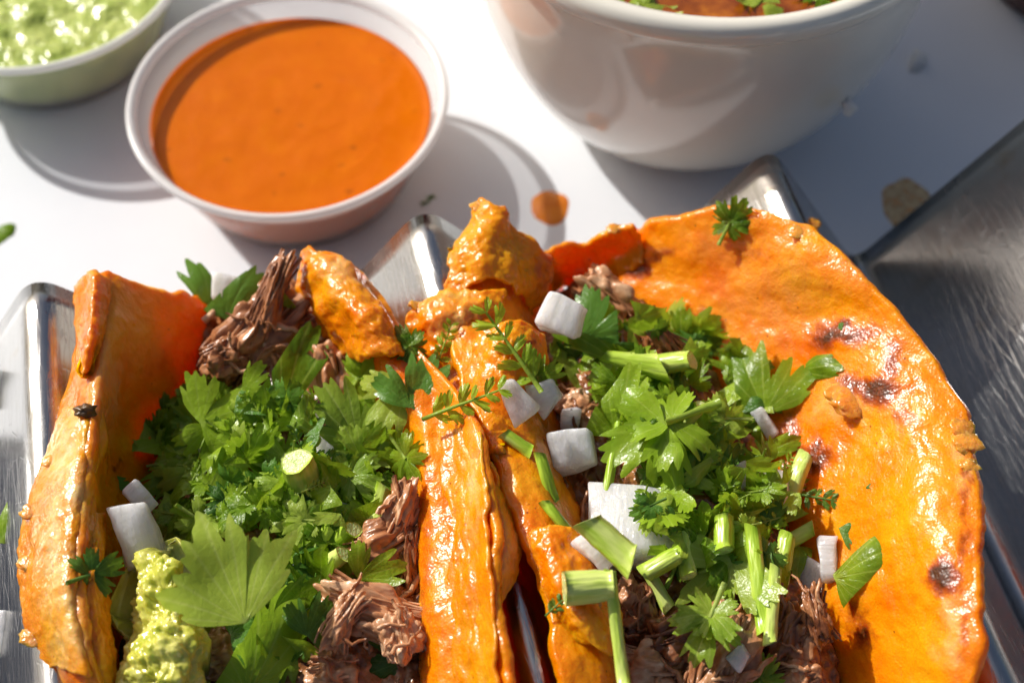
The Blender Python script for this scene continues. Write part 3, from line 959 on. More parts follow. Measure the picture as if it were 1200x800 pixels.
def leaf_geo(seed, curl=0.2, fold=0.0, na=110, nr=7, spread=104, lobes=3, deep=0.58):
    """one cilantro blade: wedge lobes with deep notches between them, sub-lobes and round teeth"""
    rnd = random.Random(seed)
    D = math.radians
    A = D(spread)
    gap = 2 * spread / lobes
    cs = [D(-spread + gap * (k + 0.5)) for k in range(lobes)]
    ln = [1.0 if k == (lobes - 1) / 2 else rnd.uniform(0.74, 0.92) for k in range(lobes)]
    tilt = [rnd.uniform(-0.28, 0.28) for _ in range(lobes)]
    notch = []
    for k in range(lobes - 1):
        notch.append(((cs[k] + cs[k + 1]) / 2 + D(rnd.uniform(-3, 3)), deep * rnd.uniform(0.8, 1.1), D(rnd.uniform(9, 13))))
    for c in cs:
        for q in (-1, 1):
            notch.append((c + q * D(gap * rnd.uniform(0.16, 0.22)), rnd.uniform(0.22, 0.36), D(rnd.uniform(5, 7))))
        for q in (-0.36, -0.06, 0.07, 0.35):
            notch.append((c + D(gap * (q + rnd.uniform(-0.03, 0.03))), rnd.uniform(0.08, 0.16), D(rnd.uniform(3.5, 5))))
    ph = rnd.uniform(0, 6)

    def rad(t):
        k = min(range(lobes), key=lambda q: abs(t - cs[q]))
        x = (t - cs[k]) / D(gap / 2)
        r = ln[k] * (1 - 0.16 * x * x)
        for c, d, w in notch:
            q = abs(t - c) / w
            if q < 1:
                r *= 1 - d * (1 - q) ** 1.1
        e = (A - abs(t)) / D(22)
        if e < 1:
            r *= 0.25 + 0.75 * max(0.0, e) ** 0.6
        return r * (1 + 0.05 * nz((t * 3, seed, 0), 1.0)), k
    v, m, f = [(0, -0.45, 0)], [(1, 0, 0, 1)], []
    veins = [c + D(gap) * q for c in cs for q in (-0.27, 0, 0.27)]
    bend = rnd.uniform(-1, 1)
    for i in range(na + 1):
        t = -A + 2 * A * i / na
        R, k = rad(t)
        dv = min(abs(t - c) for c in veins)
        for kk in range(1, nr + 1):
            q = kk / nr
            r = R * q
            x, y = r * math.sin(t), r * math.cos(t) - 0.45
            z = -curl * (x * x * (1 + 0.4 * bend) + 0.7 * (y + 0.1) ** 2) + fold * abs(x)
            z += tilt[k] * r * r
            g = min(1.0, 1.3 * r)
            z += 0.07 * math.sin(3.1 * x + ph) * g + 0.06 * math.sin(4.0 * y + seed) * g + 0.20 * nz((x, y, seed * 0.37), 2.2, ph) * g
            v.append((x, y, z))
            m.append((max(0, 1 - dv / 0.03) * (1 - 0.6 * q), 0, 0, 1))
    for i in range(na):
        a = 1 + i * nr
        f.append((0, a + nr, a))
        for k in range(nr - 1):
            f.append((a + k, a + nr + k, a + nr + k + 1, a + k + 1))
    return v, f, m


def cut_mesh(me, planes):
    bm = bmesh.new()
    bm.from_mesh(me)
    for co, no in planes:
        bmesh.ops.bisect_plane(bm, geom=bm.verts[:] + bm.edges[:] + bm.faces[:], plane_co=Vector(co) * CM, plane_no=no, clear_outer=True)
    bm.to_mesh(me)
    bm.free()
    return me


def join_geo(parts):
    v, f, m = [], [], []
    for pv, pf, pm, M in parts:
        o = len(v)
        v += [tuple(M @ Vector(q)) for q in pv]
        f += [tuple(i + o for i in q) for q in pf]
        m += pm
    return v, f, m


def tube_geo(path, r0, r1, seg=10, cut0=0.0, cut1=0.0):
    v, f, mi = [], [], []
    n = len(path)
    for k, p in enumerate(path):
        p = Vector(p)
        d = (Vector(path[min(k + 1, n - 1)]) - Vector(path[max(k - 1, 0)])).normalized()
        a = d.orthogonal().normalized() if abs(d.z) > 0.95 else d.cross(Vector((0, 0, 1))).normalized()
        b = d.cross(a)
        r = (r0 + (r1 - r0) * k / (n - 1)) * (1 + 0.10 * nz((k * 0.7, r0 * 90, n), 1.0))
        for s in range(seg):
            t = 2 * math.pi * s / seg
            sh = (cut0 if k == 0 else cut1 if k == n - 1 else 0) * math.cos(t)
            v.append(tuple(p + (a * math.cos(t) + b * math.sin(t)) * r * (1 + 0.07 * math.cos(3 * t + r0 * 70) + 0.05 * math.cos(5 * t) + 0.08 * math.cos(2 * t)) + d * sh * r))
    for k in range(n - 1):
        for s in range(seg):
            s2 = (s + 1) % seg
            f.append((k * seg + s, k * seg + s2, (k + 1) * seg + s2, (k + 1) * seg + s))
            mi.append(0)
    for k, rev in ((0, True), (n - 1, False)):      # caps, slightly dished
        c = Vector((0, 0, 0))
        ring = [k * seg + s for s in range(seg)]
        for i in ring: c += Vector(v[i])
        c /= seg
        o = len(v)
        inner = [tuple(c + (Vector(v[i]) - c) * 0.82) for i in ring]
        v += inner
        v.append(tuple(c))
        for s in range(seg):
            s2 = (s + 1) % seg
            q = (ring[s], ring[s2], o + s2, o + s)
            t3 = (o + s, o + s2, o + seg)
            f += [q[::-1], t3[::-1]] if rev is False else [q, t3]
            mi += [0, 1]
    return v, f, mi


def stem_mesh(name, length, r, bend=0.1, cut0=0.3, cut1=-0.4, seg=12, r1=None):
    n = 7
    path = [((k / (n - 1) - 0.5) * length * 0, (k / (n - 1) - 0.5) * length, -bend * length * ((k / (n - 1) - 0.5) * 2) ** 2) for k in range(n)]
    v, f, mi = tube_geo(path, r, r1 or r * 0.9, seg, cut0, cut1)
    return mesh_from(name, v, f, [M_STEM, M_PITH], mi=mi)


def feather_geo(seed, n=6, ln=1.3):
    rnd = random.Random(seed)
    parts = []
    sv, sf, _ = tube_geo([(0, (k / 5 - 0.5) * ln, 0.04 * math.sin(k)) for k in range(6)], 0.035, 0.015, 6)
    parts.append((sv, sf, [(0.7, 0, 0, 1)] * len(sv), Matrix.Identity(4)))
    for k in range(n):
        y = (k / n - 0.35) * ln
        for s in (-1, 1):
            a, b, c = leaf_geo(seed * 31 + k * 2 + s, curl=rnd.uniform(-0.1, 0.3), na=28, nr=3, spread=60, lobes=1)
            sc = ln * rnd.uniform(0.24, 0.34) * (1 - 0.35 * k / n)
            M = Matrix.Translation((0, y, 0.02)) @ Matrix.Rotation(-s * math.radians(rnd.uniform(35, 60)), 4, 'Z') @ Matrix.Rotation(rnd.uniform(-0.5, 0.5), 4, 'Y') @ Matrix.Diagonal((sc * 0.42, sc, sc, 1)) @ Matrix.Translation((0, 0.45, 0))
            parts.append((a, b, c, M))
    return join_geo(parts)


def sprig_geo(seed):
    rnd = random.Random(seed)
    parts = []
    sv, sf, _ = tube_geo([(0, -0.75 + k * 0.15, 0.02 * k) for k in range(5)], 0.045, 0.03, 6)
    parts.append((sv, sf, [(0.8, 0, 0, 1)] * len(sv), Matrix.Identity(4)))
    for ang, sc, y in ((0, 0.72, -0.15), (58, 0.55, -0.22), (-58, 0.55, -0.22)):
        a, b, c = leaf_geo(seed * 17 + ang, curl=rnd.uniform(0.0, 0.6), na=84, nr=5, fold=rnd.uniform(-0.1, 0.25))
        M = Matrix.Translation((0, y, 0.06)) @ Matrix.Rotation(math.radians(ang + rnd.uniform(-10, 10)), 4, 'Z') @ Matrix.Rotation(rnd.uniform(-0.5, 0.5), 4, 'X') @ Matrix.Diagonal((sc, sc, sc, 1)) @ Matrix.Translation((0, 0.45, 0))
        parts.append((a, b, c, M))
    return join_geo(parts)


def leaf_set(mat, tag_):
    out = {'fan': [], 'piece': [], 'strip': [], 'sprig': [], 'feather': []}
    for k in range(7):
        v, f, m = leaf_geo(10 + k, curl=random.uniform(-0.15, 0.75), fold=random.uniform(-0.2, 0.35))
        out['fan'].append(mesh_from('leaf_fan', v, f, [mat], m))
    for k in range(8):
        v, f, m = leaf_geo(40 + k, curl=random.uniform(-0.5, 1.5), fold=random.uniform(-0.2, 0.4))
        me = mesh_from('leaf_piece', v, f, [mat], m)
        a = random.uniform(0, 6.28)
        out['piece'].append(cut_mesh(me, [((0, random.uniform(-0.05, 0.1), 0), (math.cos(a), math.sin(a), 0))]))
    for k in range(6):
        v, f, m = leaf_geo(70 + k, curl=random.uniform(0.1, 1.0), fold=random.uniform(-0.1, 0.3))
        me = mesh_from('leaf_strip', v, f, [mat], m)
        a = random.uniform(-0.4, 0.4)
        d = (math.cos(a), math.sin(a), 0)
        w = random.uniform(0.16, 0.26)
        out['strip'].append(cut_mesh(me, [((d[0] * w, d[1] * w, 0), d), ((-d[0] * w, -d[1] * w, 0), (-d[0], -d[1], 0))]))
    for k in range(5):
        v, f, m = sprig_geo(5 + k)
        out['sprig'].append(mesh_from('leaf_sprig', v, f, [mat], m))
    for k in range(3):
        v, f, m = feather_geo(3 + k)
        out['feather'].append(mesh_from('leaf_feather', v, f, [mat], m))
    return out


LV = {'mid': leaf_set(M_LEAF, 'mid'), 'pale': leaf_set(M_PALE, 'pale'), 'dark': leaf_set(M_DARK, 'dark')}


def frame(phi, tx, ty, hugn=None, hug=0.0, p=None):
    n_ = (EYE - p).normalized() if p is not None else -FWD
    if hugn is not None:
        n_ = (n_ * (1 - hug) + hugn * hug).normalized()
    n_ = (n_ + RGT * tx + UPI * ty).normalized()
    y = RGT * math.cos(math.radians(phi)) + UPI * math.sin(math.radians(phi))
    y = (y - n_ * y.dot(n_)).normalized()
    x = y.cross(n_)
    return Matrix((x, y, n_)).transposed()


def put(name, me, x, y, size_px, phi, tx=0.0, ty=0.0, lift=0.06, label=None, cat=None, group=None, hug=0.35, scale=None, z=None):
    p, n_ = lay(x, y, lift)
    if z is not None:
        p = at(x, y, z)
    s = size_px * (p - EYE).dot(FWD) / FPX
    sc = scale or (1, 1, 1)
    M = frame(phi, tx, ty, n_, hug, p)
    o = bpy.data.objects.new(name, me)
    COL.objects.link(o)
    o.matrix_basis = Matrix.Translation(p * CM) @ M.to_4x4() @ Matrix.Diagonal((s * sc[0], s * sc[1], s * sc[2], 1))
    return tag(o, label, cat, group)


# beef chunks
def fibre_geo(seed, L, W, n):
    """a torn lump of beef: many soft strands lying almost side by side round a core"""
    rnd = random.Random(seed)
    v, f = chunk_mesh(1.0, seed, 5, 0.6, (L * 0.50, W * 0.54, W * 0.44), 1.2, 0.2)
    v, f = list(v), list(f)
    cx = rnd.uniform(-0.35, 0.35)
    for k in range(n):
        a = rnd.uniform(0, 6.28)
        q = math.sqrt(rnd.uniform(0.5, 1.25))
        oy, oz = W * 0.45 * q * math.cos(a), W * 0.36 * q * math.sin(a)
        ln = L * rnd.uniform(0.45, 1.0)
        st = rnd.uniform(-0.5, 0.5) * (L * 1.1 - ln)
        yaw, pit = rnd.uniform(-0.3, 0.3), rnd.uniform(-0.2, 0.2)
        r = rnd.uniform(0.022, 0.055)
        path = []
        for i in range(7):
            x = (i / 6 - 0.5) * ln
            path.append((x + st, oy + yaw * x + cx * x * x * 0.8 + 0.03 * nz((x * 2, k, seed), 1.2), oz + pit * x * 0.6 - 0.5 * x * x + 0.03 * nz((x * 2, k + 9, seed), 1.2)))
        tv, tf, _ = tube_geo(path, r, r * rnd.uniform(0.2, 0.9), 5)
        o = len(v)
        v += tv
        f += [tuple(i + o for i in g) for g in tf]
    return v, f


CH = []
for k in range(9):
    L, W, n = [(1.2, 0.75, 52), (0.85, 0.7, 40), (1.3, 0.5, 40), (0.75, 0.75, 36), (1.4, 0.4, 30)][k % 5]
    v, f = fibre_geo(50 + k, L, W, n)
    CH.append(mesh_from('beef_chunk', v, f, [M_MEAT]))


def add_solid_obj(o):
    M = o.matrix_basis
    me = o.data
    solid([tuple((M @ q.co) / CM) for q in me.vertices], [tuple(q.vertices) for q in me.polygons])


def beef(x, y, size, phi, k, lift, label, group=None, tx=0, ty=0, scale=None):
    o = put('beef_chunk', CH[k % 9], x, y, size, phi - 90, tx, ty, lift, label, 'beef', group, 0.3, scale)
    add_solid_obj(o)
    return o


beef(296, 395, 90, 45, 0, 0.25, 'long braised beef chunk leaning out of the back of the avocado taco', scale=(1.25, 0.95, 1))
beef(318, 345, 64, 70, 2, 0.2, 'narrow beef strand standing at the back of the avocado taco', scale=(1.2, 0.8, 1))
beef(366, 395, 70, 20, 1, 0.1, 'crumbly beef lump beside the narrow leaf strip')
beef(262, 420, 56, 200, 3, 0.12, 'small beef lump at the foot of the long beef chunk')
beef(390, 440, 60, 100, 5, 0.05, 'beef crumb below the folded orange cheese')
beef(440, 720, 88, 160, 0, 0.25, 'brown beef shred bridging over a dark hollow near the avocado taco rim', scale=(1.2, 0.8, 0.9))
beef(468, 745, 64, 110, 6, 0.15, 'beef shred hugging the right rim of the avocado taco')
beef(400, 725, 54, 60, 2, 0.15, 'pinkish beef strand rising beside the dark hollow')
beef(450, 640, 64, 30, 5, 0.1, 'torn beef strip below the green stem slices')
beef(470, 600, 60, 75, 7, 0.1, 'beef shred against the rim beside the upright leaf')
beef(255, 768, 62, 10, 3, 0.3, 'tan beef crumb resting on the mashed avocado')
beef(480, 655, 50, 95, 4, 0.1, 'thin beef strand pressed on the red stained rim')
beef(390, 790, 70, 15, 8, 0.05, 'beef lump at the front of the avocado taco')
beef(712, 350, 78, 140, 1, 0.15, 'smooth pinkish brown beef slice at the back of the charred taco', scale=(1.1, 0.9, 0.8))
beef(775, 395, 50, 130, 4, 0.15, 'thin beef sliver between cilantro and the charred tortilla')
beef(742, 710, 70, 90, 3, 0.15, 'round dark glossy beef lump beside the tall cut stem')
beef(790, 745, 76, 30, 1, 0.15, 'beef lump with a pale fatty end under the cascading leaf')
beef(760, 785, 66, 0, 5, 0.15, 'crumbly beef lump at the front of the charred taco')
beef(845, 765, 92, 60, 0, 0.12, 'broad beef chunk under the serrated leaf tips')
beef(925, 745, 84, 70, 6, 0.15, 'gristly beef shred below the long upright stems')
beef(955, 720, 50, 100, 2, 0.1, 'beef fibre against the inner wall of the charred taco')
beef(935, 790, 60, 20, 8, 0.12, 'beef lump beside the small front sprig')
beef(700, 600, 56, 80, 7, 0.0, 'beef scrap tucked behind the biggest onion dice')
beef(675, 480, 50, 20, 3, 0.0, 'beef scrap under the two onion slivers')
beef(655, 410, 44, 50, 5, 0.05, 'beef crumb under the square onion piece')


# single torn strands scattered over the beef beds
STR = []
for k in range(6):
    rnd = random.Random(90 + k)
    path = [((i / 7 - 0.5) * 0.8, 0.12 * nz((i * 0.5, k, 0), 1.0), 0.12 * nz((i * 0.5, k, 5), 1.0) - 0.05 * (i - 3.5) ** 2 / 6) for i in range(8)]
    v, f, _ = tube_geo(path, rnd.uniform(0.035, 0.08), rnd.uniform(0.015, 0.04), 8)
    STR.append(mesh_from('beef_strand', v, f, [M_MEAT]))
rnd = random.Random(12)
for box, nn, lab in (((385, 560, 490, 800), 22, 'torn beef strand by the right rim of the avocado taco'), ((250, 330, 380, 440), 10, 'torn beef strand at the back of the avocado taco'),
                     ((700, 690, 960, 800), 26, 'torn beef strand at the front of the charred taco'), ((655, 400, 720, 600), 10, 'torn beef strand beside the onion pieces of the charred taco')):
    for k in range(nn):
        put('beef_strand', rnd.choice(STR), rnd.uniform(box[0], box[2]), rnd.uniform(box[1], box[3]), rnd.uniform(34, 80), rnd.uniform(0, 360), rnd.uniform(-0.4, 0.4), rnd.uniform(-0.4, 0.4), 0.05,
            lab, 'beef', 'loose torn beef strands', 0.5)

# onion
def onion_mesh(seed, dims, curve=0.0, taper=0.0):
    rnd = random.Random(seed)
    rt = (rnd.uniform(0, 0.25), rnd.uniform(0, 0.3))
    bm = bmesh.new()
    bmesh.ops.create_cube(bm, size=1.0)
    for q in bm.verts:
        q.co = Vector((q.co.x * dims[0], q.co.y * dims[1] , q.co.z * dims[2]))
        q.co += Vector([rnd.uniform(-0.16, 0.16) * min(dims[0], dims[1]) for _ in range(3)])
        if q.co.y > 0: q.co.x *= 1 - taper - rt[0]
        if q.co.x > 0: q.co.y *= 1 - rt[1]
    bmesh.ops.bevel(bm, geom=bm.edges[:] + bm.verts[:], offset=min(0.035, dims[2] * 0.2), segments=2, affect='EDGES', profile=0.5)
    bmesh.ops.subdivide_edges(bm, edges=[e for e in bm.edges if e.calc_length() > 0.15], cuts=5, use_grid_fill=True)
    for q in bm.verts:
        p = q.co
        q.co.z += -(curve + 0.18) * (p.x ** 2) - 0.1 * p.y ** 2 + 0.03 * fbm(p, 3.0, seed, 3)
        q.co.x += 0.05 * nz(p, 2.5, seed + 3)
        q.co.y += 0.05 * nz(p, 2.5, seed + 8)
    bm.verts.index_update()
    v = [tuple(q.co) for q in bm.verts]
    f = [tuple(x.index for x in g.verts) for g in bm.faces]
    bm.free()
    return mesh_from('onion_dice', v, f, [M_ONION])


def onion(x, y, w, h, phi, label, t=0.35, curve=0.0, taper=0.0, lift=0.1, tx=0.0, ty=0.0, seed=None, group=None, z=None):
    me = onion_mesh(seed or int(x + y), (w / 75.0, h / 75.0, t), curve, taper)
    o = put('onion_dice', me, x, y, 75, phi, tx, ty, lift, label, 'onion', group, 0.2, z=z)
    add_solid_obj(o)
    return o


onion(655, 368, 54, 44, 70, 'square onion dice beside the pinkish beef slice at the taco back', 0.3, lift=0.55, tx=-0.2, ty=0.2, z=4.45)
onion(672, 400, 50, 18, 10, 'flat onion sliver under the square onion dice', 0.12, lift=0.15)
onion(604, 468, 34, 54, 120, 'pointed translucent onion sliver lying on the rounded orange flap', 0.14, taper=0.4, lift=0.35)
onion(640, 462, 46, 36, 30, 'small onion wedge next to the pointed onion sliver', 0.2, taper=0.3, lift=0.47)
onion(668, 492, 26, 26, 0, 'tiny onion bit between onion wedge and onion cube', 0.2, lift=0.1)
onion(674, 527, 50, 50, 100, 'onion cube above the biggest onion dice', 0.4, lift=0.55, tx=-0.15, ty=0.15)
onion(738, 612, 92, 84, 85, 'biggest white onion dice under the pale cut scallion stem', 0.55, curve=0.12, lift=0.4, tx=0.1, ty=0.25)
onion(700, 640, 44, 46, 40, 'onion bit poking out left of the biggest onion dice', 0.3, lift=0.3)
onion(900, 568, 56, 46, 75, 'translucent onion dice below a thin stem near the charred patch', 0.25, lift=0.3, curve=0.1)
onion(862, 560, 30, 40, 20, 'onion chip behind translucent onion dice', 0.2, lift=0.25)
onion(897, 497, 42, 18, 35, 'onion sliver below the largest fan leaf', 0.14, lift=0.25)
onion(970, 655, 52, 24, 0, 'onion sliver touching the long leaf strip on the tortilla', 0.16, lift=0.22, curve=0.2)
onion(945, 674, 28, 40, 60, 'pinkish onion sliver below another sliver by the inner wall', 0.14, lift=0.25)
onion(898, 660, 22, 44, 95, 'onion sliver caught behind the long upright stem', 0.14, lift=0.3)
onion(866, 770, 20, 30, 40, 'onion bit half buried in beef at the front', 0.2, lift=0.1)
onion(162, 625, 46, 84, 105, 'glossy curved onion slice against the left tortilla wall', 0.2, curve=0.6, lift=0.25, tx=-0.2, z=4.15)
onion(165, 582, 40, 24, 40, 'onion corner above the glossy curved onion slice', 0.16, lift=0.2, z=4.0)
onion(336, 470, 60, 44, 60, 'onion layer behind the tall narrow leaf strip', 0.2, lift=0.25)
onion(368, 492, 26, 34, 60, 'onion layer fragment just right of the tall leaf strip', 0.15, lift=0.22)
onion(266, 336, 34, 32, 90, 'translucent onion bit between two leaf blades at the back', 0.2, lift=0.2)
onion(378, 540, 26, 52, 75, 'onion piece behind the big round stem slice', 0.2, lift=0.35)
onion(398, 600, 22, 30, 80, 'onion bit under the rounded smooth leaf', 0.16, lift=0.3)

# ------------------------------------------------------------------ heaps of chopped cilantro
def inside(poly, x, y):
    c = False
    for i in range(len(poly)):
        (x1, y1), (x2, y2) = poly[i], poly[i - 1]
        if (y1 > y) != (y2 > y) and x < (x2 - x1) * (y - y1) / (y2 - y1) + x1:
            c = not c
    return c


TONE = {'mid': 'bright green', 'pale': 'pale yellow green', 'dark': 'dark green'}
KIND = {'fan': 'whole fan leaf', 'piece': 'torn leaf half', 'strip': 'narrow leaf strip', 'sprig': 'three lobed sprig', 'feather': 'feathery sprig'}


BUR = {'v': [], 'f': [], 'm': [], 'a': []}


def heap(poly, n, cx, cy, rx, ry, top, marks, label, group, tones, kinds, smin, smax, seed, base=0.05):
    rnd = random.Random(seed)
    xs, ys = [q[0] for q in poly], [q[1] for q in poly]
    k = 0
    while k < n:
        x, y = rnd.uniform(min(xs), max(xs)), rnd.uniform(min(ys), max(ys))
        if not inside(poly, x, y):
            continue
        d = min(1.0, ((x - cx) / rx) ** 2 + ((y - cy) / ry) ** 2)
        lift = base + top * (1 - d) * (k / n) + rnd.uniform(0, 0.12)
        kind = rnd.choice(kinds)
        tone = rnd.choice(tones)
        me = rnd.choice(LV[tone][kind])
        s = rnd.uniform(smin, smax) * {'feather': 0.8, 'sprig': 0.95, 'strip': 1.0}.get(kind, 1.0)
        g = 0.9
        buried = k < 0.38 * n
        o = put('cilantro_leaf', me, x, y, s, rnd.uniform(0, 360), rnd.uniform(-g, g), rnd.uniform(-g, g), lift, TONE[tone] + ' ' + KIND[kind] + ' ' + min(marks, key=lambda q: (q[0] - x) ** 2 + (q[1] - y) ** 2)[2] + ' ' + label, 'cilantro', group, 0.3)
        if buried:                              # too deep in the heap to pick out: joined below into one mass
            M = o.matrix_basis.copy()
            off = len(BUR['v'])
            BUR['v'] += [tuple((M @ q.co) / CM) for q in me.vertices]
            BUR['f'] += [tuple(i + off for i in q.vertices) for q in me.polygons]
            BUR['m'] += [{'mid': 0, 'pale': 1, 'dark': 2}[tone]] * len(me.polygons)
            col = np.empty(len(me.vertices) * 4)
            me.color_attributes['mask'].data.foreach_get('color', col)
            BUR['a'].append(col)
            bpy.data.objects.remove(o)
        k += 1


MA = [(350, 551, 'by the biggest stem slice'), (340, 455, 'by the tall leaf strip'), (195, 500, 'against the left wall'), (430, 490, 'beside the cheese fold'),
      (395, 640, 'around the small stem slices'), (255, 600, 'behind the largest leaf'), (470, 555, 'along the right rim'), (265, 520, 'at the heap middle')]
MB = [(650, 430, 'by the onion wedge'), (710, 395, 'by the square onion'), (760, 500, 'under the curled leaf'), (720, 550, 'by the thin stem'), (880, 450, 'by the fan leaf'),
      (800, 400, 'against the far wall'), (900, 570, 'by the translucent onion'), (830, 560, 'above the stem stubs')]
HA = [(178, 475), (230, 455), (300, 450), (340, 470), (400, 480), (470, 500), (492, 540), (450, 580), (420, 610), (400, 660), (370, 690), (340, 640), (335, 620), (200, 620), (190, 540)]
heap(HA, 190, 310, 550, 160, 110, 1.0, MA, 'on the avocado taco', 'chopped cilantro heaped on the avocado taco',
     ['mid', 'mid', 'mid', 'mid', 'dark', 'pale', 'pale'], ['fan', 'piece', 'piece', 'piece', 'sprig', 'sprig', 'feather', 'strip', 'strip'], 28, 66, 5)
HA2 = [(330, 640), (400, 670), (395, 720), (360, 760), (300, 800), (280, 790)]
heap(HA2, 22, 340, 720, 60, 80, 0.3, [(0, 0, 'in the hollow'), (330, 660, 'in the hollow above'), (340, 780, 'at the hollow front edge beside')], 'the largest pale leaf', 'cilantro in the hollow of the avocado taco',
     ['dark', 'dark', 'mid'], ['fan', 'piece', 'strip'], 44, 80, 6)
HB = [(690, 380), (780, 370), (850, 395), (900, 430), (905, 500), (930, 560), (915, 610), (850, 620), (790, 590), (770, 560), (720, 540), (700, 480), (650, 430)]
heap(HB, 100, 800, 490, 130, 110, 0.75, MB, 'on the charred taco', 'chopped cilantro heaped on the charred taco',
     ['mid', 'mid', 'mid', 'dark', 'pale'], ['fan', 'piece', 'piece', 'piece', 'sprig', 'strip', 'strip', 'feather'], 30, 66, 9)
HB2 = [(770, 560), (850, 620), (870, 650), (830, 690), (790, 690), (770, 640)]
heap(HB2, 14, 815, 630, 60, 70, 0.4, [(790, 620, 'beside the upright stem stub'), (850, 630, 'around the fat pale stem stub')], 'above the leaf cascade', 'chopped cilantro above the cascading leaf',
     ['mid', 'mid', 'pale'], ['fan', 'piece', 'sprig'], 40, 66, 10)


HB3 = [(745, 560), (930, 560), (955, 640), (930, 690), (860, 680), (800, 690), (770, 660)]
heap(HB3, 55, 850, 610, 120, 80, 0.5, [(780, 620, 'beside the biggest onion dice'), (850, 640, 'between the upright stems'), (920, 620, 'by the inner wall')], 'on the charred taco', 'small cilantro bits between the stems',
     ['mid', 'mid', 'dark', 'pale'], ['piece', 'piece', 'sprig', 'strip', 'feather'], 24, 48, 11)


obj('chopped_cilantro', BUR['v'], BUR['f'], None, label='chopped cilantro buried under the loose leaves on both tacos', cat='cilantro', kind='stuff',
    mats=[M_LEAF, M_PALE, M_DARK], mi=BUR['m'], attr=np.concatenate(BUR['a']))


def leaf(x, y, size, phi, tone, kind, k, label, lift=0.3, tx=0.0, ty=0.0, hug=0.3, scale=None, name='cilantro_leaf'):
    L = LV[tone][kind]
    return put(name, L[k % len(L)], x, y, size, phi, tx, ty, lift, label, 'cilantro', None, hug, scale)


# the leaves one can pick out on the avocado taco
bv, bf, bm_ = leaf_geo(301, curl=0.26, fold=0.05, na=150, nr=12, lobes=3, spread=72, deep=0.22)
BIG = mesh_from('leaf_fan', bv, bf, [M_PALE], bm_)
put('cilantro_leaf', BIG, 262, 668, 150, 113, -0.1, 0.25, 0.3, 'largest pale fan shaped cilantro leaf lying over the avocado', 'cilantro', None, 0.1, z=5.0)
leaf(318, 752, 120, 58, 'mid', 'strip', 1, 'long dark leaf blade folded under the largest fan leaf', 0.5, 0.5, 0.0, 0.1, (1.1, 1.2, 1))
leaf(342, 440, 122, 66, 'mid', 'strip', 2, 'tall narrow leaf strip standing in front of a white onion layer', 0.6, 0.3, 0.2, 0.0, (0.8, 1.15, 1))
leaf(244, 345, 84, 102, 'dark', 'strip', 0, 'dark leaf blade standing at the back of the avocado taco', 0.35, 0.4, 0.0, 0.0)
leaf(279, 346, 72, 60, 'dark', 'strip', 3, 'slanting leaf blade beside a translucent onion bit at the back', 0.35, -0.3, 0.0, 0.0)
leaf(334, 342, 36, 80, 'mid', 'piece', 2, 'small leaf scrap on the narrow beef strand', 0.08)
leaf(383, 580, 86, 10, 'mid', 'piece', 4, 'rounded smooth leaf below the big round stem slice', 0.7, 0.0, 0.3)
leaf(400, 485, 84, 120, 'pale', 'fan', 1, 'pale leaf beside the orange cheese fold', 0.5)
leaf(430, 520, 74, 60, 'pale', 'sprig', 1, 'pale jagged sprig over the beef near the rim', 0.5)
leaf(462, 476, 66, 250, 'pale', 'fan', 3, 'pale lobed leaf hanging on the orange cheese', 0.25)
leaf(494, 447, 74, 70, 'dark', 'fan', 2, 'dull dark leaf lying on the orange cheese between tacos', 0.15)
leaf(476, 400, 48, 120, 'mid', 'sprig', 2, 'curled sprig on the cheese shelf', 0.15)
leaf(520, 405, 40, 70, 'mid', 'feather', 1, 'thin sprig upright on the cheese shelf', 0.12)
leaf(540, 474, 76, 20, 'mid', 'feather', 0, 'jagged sprig bridging the two taco rims', 0.2)
leaf(428, 436, 60, 50, 'mid', 'sprig', 3, 'green sprig at the lower edge of the orange cheese fold', 0.2)
leaf(440, 585, 56, 80, 'mid', 'piece', 1, 'upright leaf with pale stem by the beef', 0.35, 0.4)
leaf(446, 668, 62, 20, 'mid', 'fan', 4, 'three pointed leaf on torn beef strip', 0.15)
leaf(445, 785, 66, 200, 'dark', 'fan', 5, 'dull green leaf at the front edge of the avocado taco', 0.15)
leaf(112, 670, 58, 15, 'dark', 'sprig', 0, 'dark curled sprig stuck on the left tortilla wall', 0.08, 0, 0, 0.6)
leaf(141, 558, 26, 30, 'dark', 'piece', 3, 'tiny dark leaf scrap stuck on the left tortilla wall', 0.03, 0, 0, 0.8)
leaf(10, 603, 74, 80, 'mid', 'strip', 4, 'curled leaf scrap lying on the steel beside the left taco', 0.06, 0, 0, 0.6)
leaf(420, 560, 60, 340, 'pale', 'sprig', 4, 'pale feathery sprig right of the big round stem slice', 0.45)
leaf(220, 505, 90, 190, 'mid', 'sprig', 2, 'bushy sprig at the left end of the cilantro heap', 0.7)
leaf(270, 480, 84, 30, 'mid', 'fan', 0, 'broad leaf on the far side of the cilantro heap', 0.7)

# the leaves one can pick out on the charred taco
leaf(880, 446, 94, 115, 'mid', 'fan', 6, 'largest fan leaf against the charred tortilla wall', 0.45, -0.15, 0.1, 0.1)
leaf(762, 505, 122, 205, 'mid', 'sprig', 2, 'big curled leaf on top of the charred taco heap', 0.9, 0.2, 0.3, 0.1)
leaf(728, 470, 90, 80, 'mid', 'strip', 2, 'upright leaf blade joining the thin stem', 0.9, -0.3, 0.0, 0.0)
leaf(722, 392, 84, 10, 'dark', 'piece', 5, 'dark leaf beside the square onion dice', 0.45, 0.0, -0.2)
leaf(960, 430, 76, 3, 'mid', 'strip', 1, 'leaf strip lying flat across the charred patch', 0.05, 0, 0, 0.8, (0.8, 1, 1))
leaf(1016, 657, 94, 18, 'mid', 'strip', 3, 'long leaf strip lying on the tortilla beside an onion sliver', 0.1, 0, 0.1, 0.5, (1.0, 1.05, 1))
